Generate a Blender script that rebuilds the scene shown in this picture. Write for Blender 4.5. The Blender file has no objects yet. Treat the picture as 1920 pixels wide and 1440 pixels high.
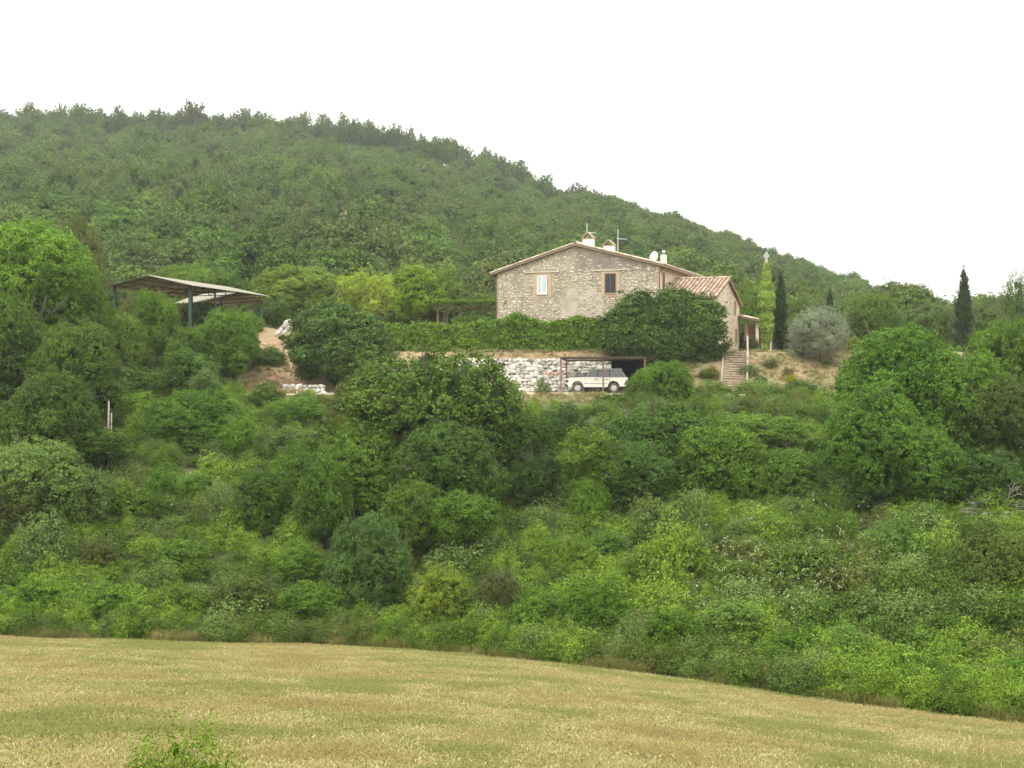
import bpy, bmesh, math, random
import numpy as np
from mathutils import Vector, Matrix, noise as mn

# ------------------------------------------------------------------ camera, sky, sun, exposure
sc = bpy.context.scene
COL = sc.collection
FPX = 2400.0      # focal length in photograph pixels
HOR = 690.0       # image row of the horizon
cam_d = bpy.data.cameras.new("camera")
cam = bpy.data.objects.new("camera", cam_d)
COL.objects.link(cam)
cam.location = (0, 0, 0)
cam.rotation_euler = (math.radians(90), 0, 0)
cam_d.sensor_width = 36.0
cam_d.lens = 36.0 * FPX / 1920.0
cam_d.shift_y = -(720.0 - HOR) / 1920.0
cam_d.clip_start = 0.5
cam_d.clip_end = 6000
sc.camera = cam

SUN_EL, SUN_AZ = 58.0, 215.0      # azimuth clockwise from +Y: behind the camera on the left
world = bpy.data.worlds.new("World")
sc.world = world
world.use_nodes = True
nt = world.node_tree
nt.nodes.clear()
wo = nt.nodes.new("ShaderNodeOutputWorld")
bg = nt.nodes.new("ShaderNodeBackground")
sky = nt.nodes.new("ShaderNodeTexSky")
sky.sky_type = 'NISHITA'
sky.sun_disc = False
sky.sun_elevation = math.radians(SUN_EL)
sky.sun_rotation = math.radians(SUN_AZ)
sky.air_density = 1.0
sky.dust_density = 4.0
tc = nt.nodes.new("ShaderNodeTexCoord")
mp = nt.nodes.new("ShaderNodeMapping")
mp.inputs['Scale'].default_value = (1, 1, 3)
cn = nt.nodes.new("ShaderNodeTexNoise")
cn.inputs['Scale'].default_value = 2.2
cn.inputs['Detail'].default_value = 5
cr = nt.nodes.new("ShaderNodeValToRGB")
cr.color_ramp.elements[0].position = 0.3
cr.color_ramp.elements[0].color = (17.8, 17.7, 17.2, 1)
cr.color_ramp.elements[1].position = 0.75
cr.color_ramp.elements[1].color = (21.0, 20.8, 20.0, 1)
mx = nt.nodes.new("ShaderNodeMixRGB")
mx.inputs['Fac'].default_value = 0.9        # a closed cloud layer over the blue sky
nt.links.new(tc.outputs['Generated'], mp.inputs['Vector'])
nt.links.new(mp.outputs['Vector'], cn.inputs['Vector'])
nt.links.new(cn.outputs['Fac'], cr.inputs['Fac'])
nt.links.new(sky.outputs['Color'], mx.inputs['Color1'])
nt.links.new(cr.outputs['Color'], mx.inputs['Color2'])
# an overcast sky is brighter overhead than at the horizon
sx = nt.nodes.new("ShaderNodeSeparateXYZ")
gm = nt.nodes.new("ShaderNodeMapRange")
gm.inputs['From Min'].default_value = 0.0
gm.inputs['From Max'].default_value = 1.0
gm.inputs['To Min'].default_value = 0.62
gm.inputs['To Max'].default_value = 2.3
vm = nt.nodes.new("ShaderNodeVectorMath"); vm.operation = 'SCALE'
nt.links.new(tc.outputs['Generated'], sx.inputs['Vector'])
nt.links.new(sx.outputs['Z'], gm.inputs['Value'])
nt.links.new(mx.outputs['Color'], vm.inputs[0]); nt.links.new(gm.outputs['Result'], vm.inputs['Scale'])
nt.links.new(vm.outputs['Vector'], bg.inputs['Color'])
bg.inputs['Strength'].default_value = 0.1
nt.links.new(bg.outputs['Background'], wo.inputs['Surface'])

sun_d = bpy.data.lights.new("sun", 'SUN')
sun_d.energy = 1.5
sun_d.angle = math.radians(14)
sun_d.color = (1.0, 0.96, 0.88)
sun = bpy.data.objects.new("sun", sun_d)
COL.objects.link(sun)
az, el = math.radians(SUN_AZ), math.radians(SUN_EL)
sdir = Vector((math.sin(az) * math.cos(el), math.cos(az) * math.cos(el), math.sin(el)))
sun.rotation_euler = (-sdir).to_track_quat('-Z', 'Y').to_euler()
sun.location = sdir * 200

sc.view_settings.view_transform = 'Standard'
sc.view_settings.look = 'None'
sc.view_settings.exposure = 0.12
sc.view_settings.gamma = 1.0
sc.view_settings.use_curve_mapping = False
sc.render.engine = 'CYCLES'
cy = sc.cycles
cy.max_bounces = 6
cy.diffuse_bounces = 3
cy.glossy_bounces = 2
cy.transmission_bounces = 4
cy.transparent_max_bounces = 6
cy.volume_bounces = 0
cy.caustics_reflective = False
cy.caustics_refractive = False
cy.use_denoising = True
try:
    cy.denoiser = 'OPENIMAGEDENOISE'
    cy.denoising_input_passes = 'RGB_ALBEDO_NORMAL'
    cy.denoising_prefilter = 'NONE'
except Exception:
    pass

RS = np.random.RandomState


# ------------------------------------------------------------------ helpers
def W(px, py, Y):
    """photograph pixel at depth Y -> world point"""
    return ((px - 960.0) / FPX * Y, Y, (HOR - py) / FPX * Y)


def tag(o, label=None, cat=None, group=None, kind=None):
    if label: o['label'] = label
    if cat: o['category'] = cat
    if group: o['group'] = group
    if kind: o['kind'] = kind
    return o


def empty(name, loc=(0, 0, 0), rz=0.0, label=None, cat=None, group=None):
    o = bpy.data.objects.new(name, None)
    o.empty_display_size = 0.3
    o.location = loc
    o.rotation_euler = (0, 0, rz)
    COL.objects.link(o)
    return tag(o, label, cat, group)


def link(name, me, parent=None, loc=None, rz=None, scale=None):
    o = bpy.data.objects.new(name, me)
    COL.objects.link(o)
    if parent is not None: o.parent = parent
    if loc is not None: o.location = loc
    if rz is not None: o.rotation_euler = (0, 0, rz)
    if scale is not None: o.scale = scale
    return o


class MB:
    """collects simple shapes into one mesh"""
    def __init__(self):
        self.v, self.f, self.mi, self.m = [], [], [], 0

    def add(self, vs, fs, m=None):
        n = len(self.v)
        self.v += [tuple(p) for p in vs]
        self.f += [tuple(i + n for i in f) for f in fs]
        self.mi += [self.m if m is None else m] * len(fs)
        return self

    def box(self, x0, x1, y0, y1, z0, z1, m=None):
        v = [(x0, y0, z0), (x1, y0, z0), (x1, y1, z0), (x0, y1, z0), (x0, y0, z1), (x1, y0, z1), (x1, y1, z1), (x0, y1, z1)]
        f = [(0, 3, 2, 1), (4, 5, 6, 7), (0, 1, 5, 4), (1, 2, 6, 5), (2, 3, 7, 6), (3, 0, 4, 7)]
        return self.add(v, f, m)

    def bar(self, p, q, w, h=None, m=None):
        """rectangular bar from p to q"""
        p, q = Vector(p), Vector(q)
        h = w if h is None else h
        d = (q - p).normalized()
        up = Vector((0, 0, 1)) if abs(d.z) < 0.95 else Vector((0, 1, 0))
        s = d.cross(up).normalized() * w / 2
        u = s.cross(d).normalized() * h / 2
        vs = [p - s - u, p + s - u, p + s + u, p - s + u, q - s - u, q + s - u, q + s + u, q - s + u]
        return self.add(vs, [(0, 1, 2, 3), (7, 6, 5, 4), (0, 4, 5, 1), (1, 5, 6, 2), (2, 6, 7, 3), (3, 7, 4, 0)], m)

    def tube(self, pts, rads, n=6, m=None, cap=True):
        pts = [Vector(p) for p in pts]
        vs, fs = [], []
        for i, p in enumerate(pts):
            d = (pts[min(i + 1, len(pts) - 1)] - pts[max(i - 1, 0)]).normalized()
            a = d.cross(Vector((0, 1, 0.01)) if abs(d.y) < 0.9 else Vector((1, 0, 0))).normalized()
            b = d.cross(a)
            r = rads[i] if hasattr(rads, '__len__') else rads
            for k in range(n):
                t = 2 * math.pi * k / n
                vs.append(p + a * math.cos(t) * r + b * math.sin(t) * r)
        for i in range(len(pts) - 1):
            for k in range(n):
                k2 = (k + 1) % n
                fs.append((i * n + k, i * n + k2, (i + 1) * n + k2, (i + 1) * n + k))
        if cap:
            fs.append(tuple(range(n))[::-1])
            fs.append(tuple((len(pts) - 1) * n + k for k in range(n)))
        return self.add(vs, fs, m)

    def prism(self, poly, axis, a0, a1, m=None):
        """polygon extruded along an axis ('x','y','z')"""
        n = len(poly)
        def P(u, v, a):
            return {'x': (a, u, v), 'y': (u, a, v), 'z': (u, v, a)}[axis]
        vs = [P(u, v, a0) for u, v in poly] + [P(u, v, a1) for u, v in poly]
        fs = [tuple(range(n))[::-1], tuple(range(n, 2 * n))]
        fs += [(i, (i + 1) % n, n + (i + 1) % n, n + i) for i in range(n)]
        return self.add(vs, fs, m)

    def mesh(self, name, mats, smooth=False):
        me = bpy.data.meshes.new(name)
        me.from_pydata(self.v, [], self.f)
        for m in (mats if isinstance(mats, (list, tuple)) else [mats]): me.materials.append(m)
        me.polygons.foreach_set('material_index', self.mi)
        if smooth: me.polygons.foreach_set('use_smooth', [True] * len(self.f))
        bm = bmesh.new(); bm.from_mesh(me)
        bmesh.ops.recalc_face_normals(bm, faces=bm.faces)
        bm.to_mesh(me); bm.free()
        return me

    def build(self, name, mats, parent=None, smooth=False, loc=None, rz=None, bevel=0):
        me = self.mesh(name, mats, smooth)
        o = link(name, me, parent, loc, rz)
        if bevel:
            md = o.modifiers.new('bevel', 'BEVEL'); md.width = bevel; md.segments = 2; md.limit_method = 'ANGLE'
        return o


# ------------------------------------------------------------------ materials
def new_mat(name):
    m = bpy.data.materials.new(name)
    m.use_nodes = True
    return m, m.node_tree, m.node_tree.nodes['Principled BSDF']


def noise_mat(name, cols, scale=2.0, rough=0.85, bump=0.0, bscale=None, detail=6, spec=0.3, stretch=None, metallic=0.0):
    """a surface whose colour wanders between the given colours"""
    m, t, p = new_mat(name)
    c = t.nodes.new("ShaderNodeTexCoord")
    src = c.outputs['Object']
    if stretch:
        mpn = t.nodes.new("ShaderNodeMapping"); mpn.inputs['Scale'].default_value = stretch
        t.links.new(src, mpn.inputs['Vector']); src = mpn.outputs['Vector']
    n = t.nodes.new("ShaderNodeTexNoise")
    n.inputs['Scale'].default_value = scale
    n.inputs['Detail'].default_value = detail
    n.inputs['Roughness'].default_value = 0.65
    t.links.new(src, n.inputs['Vector'])
    r = t.nodes.new("ShaderNodeValToRGB")
    els = r.color_ramp.elements
    k = len(cols)
    for i, col in enumerate(cols):
        pos = 0.3 + 0.4 * i / max(1, k - 1)
        e = els[i] if i < 2 and i < len(els) else els.new(pos)
        e.position = pos
        e.color = (*col, 1)
    t.links.new(n.outputs['Fac'], r.inputs['Fac'])
    t.links.new(r.outputs['Color'], p.inputs['Base Color'])
    p.inputs['Roughness'].default_value = rough
    p.inputs['Specular IOR Level'].default_value = spec
    p.inputs['Metallic'].default_value = metallic
    if bump:
        n2 = t.nodes.new("ShaderNodeTexNoise")
        n2.inputs['Scale'].default_value = bscale or scale * 4
        n2.inputs['Detail'].default_value = 5
        t.links.new(src, n2.inputs['Vector'])
        b = t.nodes.new("ShaderNodeBump")
        b.inputs['Distance'].default_value = bump
        t.links.new(n2.outputs['Fac'], b.inputs['Height'])
        t.links.new(b.outputs['Normal'], p.inputs['Normal'])
    return m


def lv_mat(name, lo, hi, rough=0.9, spec=0.2, objrand=0.3, nscale=6.0):
    """colour between lo and hi from the per piece attribute lv plus some noise"""
    m, t, p = new_mat(name)
    a = t.nodes.new("ShaderNodeAttribute"); a.attribute_name = 'lv'
    oi = t.nodes.new("ShaderNodeObjectInfo")
    c = t.nodes.new("ShaderNodeTexCoord")
    n = t.nodes.new("ShaderNodeTexNoise"); n.inputs['Scale'].default_value = nscale; n.inputs['Detail'].default_value = 4
    t.links.new(c.outputs['Object'], n.inputs['Vector'])
    m1 = t.nodes.new("ShaderNodeMath"); m1.operation = 'MULTIPLY_ADD'
    t.links.new(oi.outputs['Random'], m1.inputs[0]); m1.inputs[1].default_value = objrand
    t.links.new(a.outputs['Fac'], m1.inputs[2])
    m2 = t.nodes.new("ShaderNodeMath"); m2.operation = 'MULTIPLY_ADD'
    t.links.new(n.outputs['Fac'], m2.inputs[0]); m2.inputs[1].default_value = 0.8
    m3 = t.nodes.new("ShaderNodeMath"); m3.operation = 'ADD'; m3.inputs[1].default_value = -0.4 - objrand / 2
    t.links.new(m1.outputs[0], m3.inputs[0]); t.links.new(m3.outputs[0], m2.inputs[2])
    r = t.nodes.new("ShaderNodeMixRGB"); r.use_clamp = True
    r.inputs['Color1'].default_value = (*lo, 1); r.inputs['Color2'].default_value = (*hi, 1)
    cl = t.nodes.new("ShaderNodeClamp")
    t.links.new(m2.outputs[0], cl.inputs['Value'])
    t.links.new(cl.outputs[0], r.inputs['Fac'])
    t.links.new(r.outputs['Color'], p.inputs['Base Color'])
    p.inputs['Roughness'].default_value = rough
    p.inputs['Specular IOR Level'].default_value = spec
    return m


def leaf_mat(name, lo, hi, trans=0.22, objrand=0.35, rough=0.65, spec=0.08):
    m, t, p = new_mat(name)
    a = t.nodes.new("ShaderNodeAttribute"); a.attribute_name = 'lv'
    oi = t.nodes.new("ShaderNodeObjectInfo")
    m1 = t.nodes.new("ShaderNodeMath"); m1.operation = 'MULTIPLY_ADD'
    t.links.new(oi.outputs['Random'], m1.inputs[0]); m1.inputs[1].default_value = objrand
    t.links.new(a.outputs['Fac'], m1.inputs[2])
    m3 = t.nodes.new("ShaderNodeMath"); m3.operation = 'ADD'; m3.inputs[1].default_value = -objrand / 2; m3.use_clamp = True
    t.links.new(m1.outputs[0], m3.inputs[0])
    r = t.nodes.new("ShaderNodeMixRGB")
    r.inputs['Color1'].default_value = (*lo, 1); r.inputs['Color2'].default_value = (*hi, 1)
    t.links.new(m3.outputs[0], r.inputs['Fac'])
    mu = t.nodes.new("ShaderNodeMixRGB"); mu.blend_type = 'MULTIPLY'; mu.inputs['Fac'].default_value = 1
    t.links.new(r.outputs['Color'], mu.inputs['Color1']); t.links.new(oi.outputs['Color'], mu.inputs['Color2'])
    t.links.new(mu.outputs['Color'], p.inputs['Base Color'])
    p.inputs['Roughness'].default_value = rough
    p.inputs['Specular IOR Level'].default_value = spec
    tr = t.nodes.new("ShaderNodeBsdfTranslucent")
    t.links.new(mu.outputs['Color'], tr.inputs['Color'])
    ms = t.nodes.new("ShaderNodeMixShader"); ms.inputs['Fac'].default_value = trans
    out = t.nodes['Material Output']
    t.links.new(p.outputs['BSDF'], ms.inputs[1]); t.links.new(tr.outputs['BSDF'], ms.inputs[2])
    t.links.new(ms.outputs['Shader'], out.inputs['Surface'])
    return m


LEAF = {
    'mid': leaf_mat('leaf_mid', (.027, .057, .009), (.134, .224, .026)),
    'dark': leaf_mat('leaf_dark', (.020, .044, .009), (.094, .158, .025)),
    'bright': leaf_mat('leaf_bright', (.062, .118, .012), (.230, .350, .034)),
    'yellow': leaf_mat('leaf_yellow', (.150, .210, .020), (.405, .480, .055)),
    'olive': leaf_mat('leaf_olive', (.050, .072, .015), (.178, .208, .042)),
    'grey': leaf_mat('leaf_grey', (.120, .148, .080), (.350, .390, .250)),
    'sage': leaf_mat('leaf_sage', (.052, .092, .020), (.192, .275, .068)),
    'cypress': leaf_mat('leaf_cypress', (.016, .034, .010), (.072, .116, .030)),
    'hill': leaf_mat('leaf_hill', (.034, .072, .014), (.148, .238, .042)),
    'hill_olive': leaf_mat('leaf_hill_olive', (.048, .074, .018), (.162, .208, .048)),
}
BARK = noise_mat('bark', [(.06, .05, .04), (.14, .12, .09)], 6, 0.95, 0.02, 20, stretch=(1, 1, .3))
BARK_PALE = noise_mat('bark_pale', [(.22, .19, .15), (.42, .38, .31)], 5, 0.95, 0.01, 20, stretch=(1, 1, .3))
TWIG = noise_mat('twig', [(.07, .06, .04), (.15, .125, .09)], 5, .95)


# ------------------------------------------------------------------ terrain height
EX = [-200, -60, -18.6, -13, -7.2, -4.1, 0, 4.2, 7.2, 10, 14.2, 25, 60, 200]
EY = [44, 45, 46.6, 47.5, 48, 47.5, 44.4, 42.1, 39.3, 37.5, 35.5, 31, 22, 12]


def field_edge(x):
    return np.interp(x, EX, EY)


def smooth(a, b, x):
    t = np.clip((x - a) / (b - a), 0, 1)
    return t * t * (3 - 2 * t)


RU = np.array([-.9, -.4, -.3, -.1667, -.108, -.05, 0.017, 0.1, 0.183, 0.267, 0.35, 0.40, .6, .9])
RTOP = np.array([262, 250, 258, 270, 282, 315, 374, 418, 476, 545, 606, 634, 656, 668])     # ridge ground row in the photograph
RDIST = np.array([430, 430, 430, 425, 420, 410, 390, 375, 355, 340, 320, 310, 300, 300.])


def sines(x, y, s):
    return (np.sin(x * s * 1.3 + 1.1) * np.cos(y * s * 0.9 + 2.3) + 0.5 * np.sin(x * s * 2.9 + y * s * 2.1) + 0.25 * np.sin(x * s * 6.1 - y * s * 5.3 + .7)) / 1.75


def H(x, y):
    x = np.asarray(x, float); y = np.asarray(y, float)
    ye = field_edge(x)
    c = .07 * x + .04 * np.sqrt(x * x + 9) - .12
    c = np.clip(c, -4, 4)
    zf = lambda yy: -2.1 - .18 * yy - c
    zfield = np.maximum(zf(np.maximum(y, 0)) + np.where(y < 0, -y * 0.05, 0), -40) + .06 * sines(x, y, .35)
    # scrub slope
    t = np.clip((y - ye) / (87.0 - ye), 0, 1)
    ze = zf(ye)
    zs = ze + (-1.8 - ze) * (0.75 * t + 0.25 * t * t) - 0.5 * np.sin(np.pi * np.clip(t * 4, 0, 1)) + .25 * sines(x, y, .45) * np.sin(np.pi * t)
    # terraces
    left = 1 - smooth(-21, -12, x)
    right = smooth(9.8, 13, x)
    T = 1.25 + left * 2.1
    y0 = 95.1 - 2.6 * right - 5.5 * left
    y1 = 98.1 + 0.4 * right + 6 * left
    zt = -1.8 + (T + 1.8) * np.clip((y - y0) / (y1 - y0), 0, 1) + .05 * sines(x, y, 1.1)
    # hill
    u = x / np.maximum(y, 60)
    rt = np.interp(u, RU, RTOP); rd = np.interp(u, RU, RDIST)
    zr = (HOR - rt) / FPX * rd
    th = (y - 126) / (rd - 126)
    tc_ = np.clip(th, 0, 1)
    zh = T + (zr - T) * (0.82 * tc_ + 0.18 * tc_ ** 2) + 1.2 * sines(x, y, .05) * np.sin(np.pi * tc_)
    over = np.maximum(th - 1, 0) * (rd - 126)
    zh = zh - 0.22 * over - 0.0002 * over ** 2 * (over < 400)
    zh = np.maximum(zh, -30)
    z = np.where(y < ye, zfield, np.where(y < 87, zs, np.where(y < 126, zt, zh)))
    return z


def Hs(x, y):
    return float(H(x, y))


# ------------------------------------------------------------------ ground sheets (one grid, cut into field, slope, drive, terrace, hillside)
def axis(*segs):
    out = [segs[0][0]]
    for a, b, d in segs:
        n = max(1, int(round((b - a) / d)))
        out += list(np.linspace(a, b, n + 1)[1:])
    return np.array(out)


gx = axis((-900, -250, 50), (-250, -60, 10), (-60, -30, 2), (-30, 30, .5), (30, 60, 2), (60, 250, 10), (250, 900, 50))
gy = axis((-60, 0, 5), (0, 12, 1), (12, 60, .5), (60, 86, 1), (86, 106, .5), (106, 126, 1), (126, 460, 4), (460, 900, 20), (900, 2500, 100))
GX, GY = np.meshgrid(gx, gy)
# snap rows to the curved field edge so that its border is clean
ye_all = field_edge(GX)
GYs = GY.copy()
near = np.abs(GY - ye_all) < 0.25
GYs[near] = ye_all[near]
GZ = H(GX, GYs)
cxm = (GX[:-1, :-1] + GX[1:, 1:]) / 2
cym = (GYs[:-1, :-1] + GYs[1:, 1:]) / 2


def ground_mat(name, cols, scale, extra=None):
    """cols: three colours blended by two noises; extra: thin streaks"""
    m, t, p = new_mat(name)
    geo = t.nodes.new("ShaderNodeNewGeometry")
    def nz(s, st=None, d=6):
        v = geo.outputs['Position']
        if st:
            mm = t.nodes.new("ShaderNodeMapping"); mm.inputs['Scale'].default_value = st[0]; mm.inputs['Rotation'].default_value = (0, 0, st[1])
            t.links.new(v, mm.inputs['Vector']); v = mm.outputs['Vector']
        n = t.nodes.new("ShaderNodeTexNoise"); n.inputs['Scale'].default_value = s; n.inputs['Detail'].default_value = d
        n.inputs['Roughness'].default_value = .7
        t.links.new(v, n.inputs['Vector'])
        return n.outputs['Fac']
    def ramp(f, a, b, ca, cb):
        r = t.nodes.new("ShaderNodeValToRGB")
        r.color_ramp.elements[0].position = a; r.color_ramp.elements[1].position = b
        r.color_ramp.elements[0].color = ca; r.color_ramp.elements[1].color = cb
        t.links.new(f, r.inputs['Fac'])
        return r.outputs['Color']
    base = ramp(nz(scale), .38, .62, (*cols[0], 1), (*cols[1], 1))
    mixf = ramp(nz(scale * .28, extra), .45, .6, (0, 0, 0, 1), (1, 1, 1, 1))
    mx_ = t.nodes.new("ShaderNodeMixRGB")
    t.links.new(mixf, mx_.inputs['Fac']); t.links.new(base, mx_.inputs['Color1']); mx_.inputs['Color2'].default_value = (*cols[2], 1)
    fine = ramp(nz(scale * 14, None, 4), .3, .7, (.72, .72, .72, 1), (1.25, 1.25, 1.25, 1))
    mu = t.nodes.new("ShaderNodeMixRGB"); mu.blend_type = 'MULTIPLY'; mu.inputs['Fac'].default_value = 1
    t.links.new(mx_.outputs['Color'], mu.inputs['Color1']); t.links.new(fine, mu.inputs['Color2'])
    t.links.new(mu.outputs['Color'], p.inputs['Base Color'])
    p.inputs['Roughness'].default_value = 1
    p.inputs['Specular IOR Level'].default_value = 0.1
    b = t.nodes.new("ShaderNodeBump"); b.inputs['Distance'].default_value = .05
    t.links.new(nz(scale * 10, None, 4), b.inputs['Height']); t.links.new(b.outputs['Normal'], p.inputs['Normal'])
    return m


M_FIELD = ground_mat('mown_hay', [(.155, .14, .046), (.215, .187, .068), (.135, .135, .040)], .8, ((.35, 1.6, 1), -.12))
M_SLOPE = ground_mat('scrub_soil', [(.07, .075, .03), (.12, .11, .05), (.06, .08, .025)], .6)
M_DRIVE = ground_mat('gravel_drive', [(.42, .34, .25), (.55, .47, .37), (.38, .28, .19)], 1.2)
M_TERR = ground_mat('dry_grass_earth', [(.21, .165, .09), (.29, .225, .13), (.15, .15, .06)], .9)
M_SOIL = ground_mat('red_earth', [(.25, .165, .095), (.35, .23, .14), (.22, .19, .10)], 1.6)
M_HILL = ground_mat('hill_floor', [(.07, .075, .035), (.13, .11, .06), (.05, .07, .025)], .15)


def sheet(name, mask, mat):
    idx = np.arange(GX.size).reshape(GX.shape)
    a = idx[:-1, :-1][mask]; b = idx[:-1, 1:][mask]; c = idx[1:, 1:][mask]; d = idx[1:, :-1][mask]
    quads = np.stack([a, b, c, d], 1)
    used, inv = np.unique(quads, return_inverse=True)
    inv = inv.reshape(quads.shape)
    V = np.stack([GX.ravel()[used], GYs.ravel()[used], GZ.ravel()[used]], 1)
    me = bpy.data.meshes.new(name)
    me.vertices.add(len(V)); me.vertices.foreach_set('co', V.ravel())
    me.loops.add(inv.size); me.loops.foreach_set('vertex_index', inv.ravel())
    me.polygons.add(len(inv)); me.polygons.foreach_set('loop_start', np.arange(0, inv.size, 4)); me.polygons.foreach_set('loop_total', np.full(len(inv), 4))
    me.polygons.foreach_set('use_smooth', np.ones(len(inv), bool))
    me.update(); me.validate()
    me.materials.append(mat)
    o = link(name, me)
    tag(o, kind='structure')
    return o


yec = field_edge(cxm)
m_field = cym < yec
m_slope = (cym >= yec) & (cym < 87)
leftc = 1 - smooth(-21, -12, cxm); rightc = smooth(9.8, 13, cxm)
drive_back = 95.1 - 2.6 * rightc - 5.5 * leftc
m_drive = (cym >= 87) & (cym < drive_back)
m_redsoil = (cym >= drive_back) & (cym < 99 + 7 * leftc) & (cxm < 9.5) & (cxm > -30)
m_terr = (cym >= drive_back) & (cym < 126) & ~m_redsoil
m_hill = cym >= 126
sheet('field', m_field, M_FIELD)
sheet('slope', m_slope, M_SLOPE)
sheet('driveway', m_drive, M_DRIVE)
sheet('earth_bank', m_redsoil, M_SOIL)
sheet('terrace', m_terr, M_TERR)
sheet('hillside', m_hill, M_HILL)


def patch(name, px, py, wpx, hpx, Y, mat, kind='structure', lift=.06, n=14, seed=0):
    """a small irregular sheet of ground lying on the terrain round a point"""
    x0 = (px - 960) / FPX * Y
    # find the depth at which the terrain shows in that row
    ys = np.linspace(Y * .6, Y * 1.6, 400)
    rows = HOR - H((px - 960) / FPX * ys, ys) / ys * FPX
    k = np.argmin(np.abs(rows - py) + (np.abs(ys - Y) > Y * .4) * 1e3)
    Y = ys[k]; x0 = (px - 960) / FPX * Y
    rx = wpx / 2 / FPX * Y
    slope = (Hs(x0, Y + 1) - Hs(x0, Y - 1)) / 2
    ry = hpx / 2 / FPX * Y / max(.08, slope - (HOR - py) / FPX)
    rng = RS(seed)
    ang = np.linspace(0, 2 * np.pi, 22, endpoint=False)
    vs, fs = [(x0, Y, Hs(x0, Y) + lift)], []
    rr = 1 + .25 * rng.randn(22) * .8
    for ring in (0.33, .66, 1.0):
        for a, r in zip(ang, rr):
            x, y = x0 + rx * ring * r * np.cos(a), Y + ry * ring * r * np.sin(a)
            vs.append((x, y, Hs(x, y) + lift))
    for k in range(22):
        fs.append((0, 1 + k, 1 + (k + 1) % 22))
        for q in range(2):
            b = 1 + 22 * q
            fs.append((b + k, b + 22 + k, b + 22 + (k + 1) % 22, b + (k + 1) % 22))
    o = MB().add(vs, fs).build(name, mat)
    tag(o, kind=kind)
    return Y


Yp1 = patch('soil_clearing', 640, 402, 24, 26, 330, M_TERR, lift=.5, seed=1)
Yp2 = patch('soil_clearing', 658, 384, 18, 14, 345, M_TERR, lift=.5, seed=2)
Yp3 = patch('soil_clearing', 733, 428, 22, 8, 300, M_TERR, lift=.5, seed=3)


# ------------------------------------------------------------------ foliage meshes
def kites(name, P, N, S, LV, mats, rng, aspect=.62, extra=None):
    """leaf shaped quads: P points, N normals, S lengths, LV colour value"""
    n = len(P)
    R = rng.randn(n, 3)
    T = np.cross(N, R); T /= np.linalg.norm(T, axis=1)[:, None] + 1e-9
    B = np.cross(N, T)
    L = S[:, None] * .5
    Wd = L * aspect
    droop = N * L * .25
    V = np.stack([P - T * L - droop, P + B * Wd, P + T * L - droop, P - B * Wd], 1).reshape(-1, 3)
    ev, ef = (extra.v, extra.f) if extra else ([], [])
    nv = n * 4
    me = bpy.data.meshes.new(name)
    allv = np.concatenate([V, np.array(ev).reshape(-1, 3)]) if len(ev) else V
    me.vertices.add(len(allv)); me.vertices.foreach_set('co', allv.astype(np.float32).ravel())
    li = np.arange(nv)
    starts = np.arange(0, nv, 4); tot = np.full(n, 4)
    if len(ef):
        el = np.concatenate([np.array(f) + nv for f in ef]); et = np.array([len(f) for f in ef])
        es = nv + np.concatenate([[0], np.cumsum(et)[:-1]])
        li = np.concatenate([li, el]); starts = np.concatenate([starts, es]); tot = np.concatenate([tot, et])
    me.loops.add(len(li)); me.loops.foreach_set('vertex_index', li.astype(np.int32))
    me.polygons.add(len(starts)); me.polygons.foreach_set('loop_start', starts.astype(np.int32)); me.polygons.foreach_set('loop_total', tot.astype(np.int32))
    mi = np.concatenate([np.zeros(n, np.int32), np.array(extra.mi if extra else [], np.int32)])
    me.polygons.foreach_set('material_index', mi)
    at = me.attributes.new('lv', 'FLOAT', 'FACE')
    at.data.foreach_set('value', np.concatenate([LV, np.full(len(ef), .05)]).astype(np.float32))  # inner crown and hedge faces take the darkest tone, painting in interior shade
    me.update()
    for m in mats: me.materials.append(m)
    return me


def unit(v):
    return v / (np.linalg.norm(v, axis=-1, keepdims=True) + 1e-9)


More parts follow.
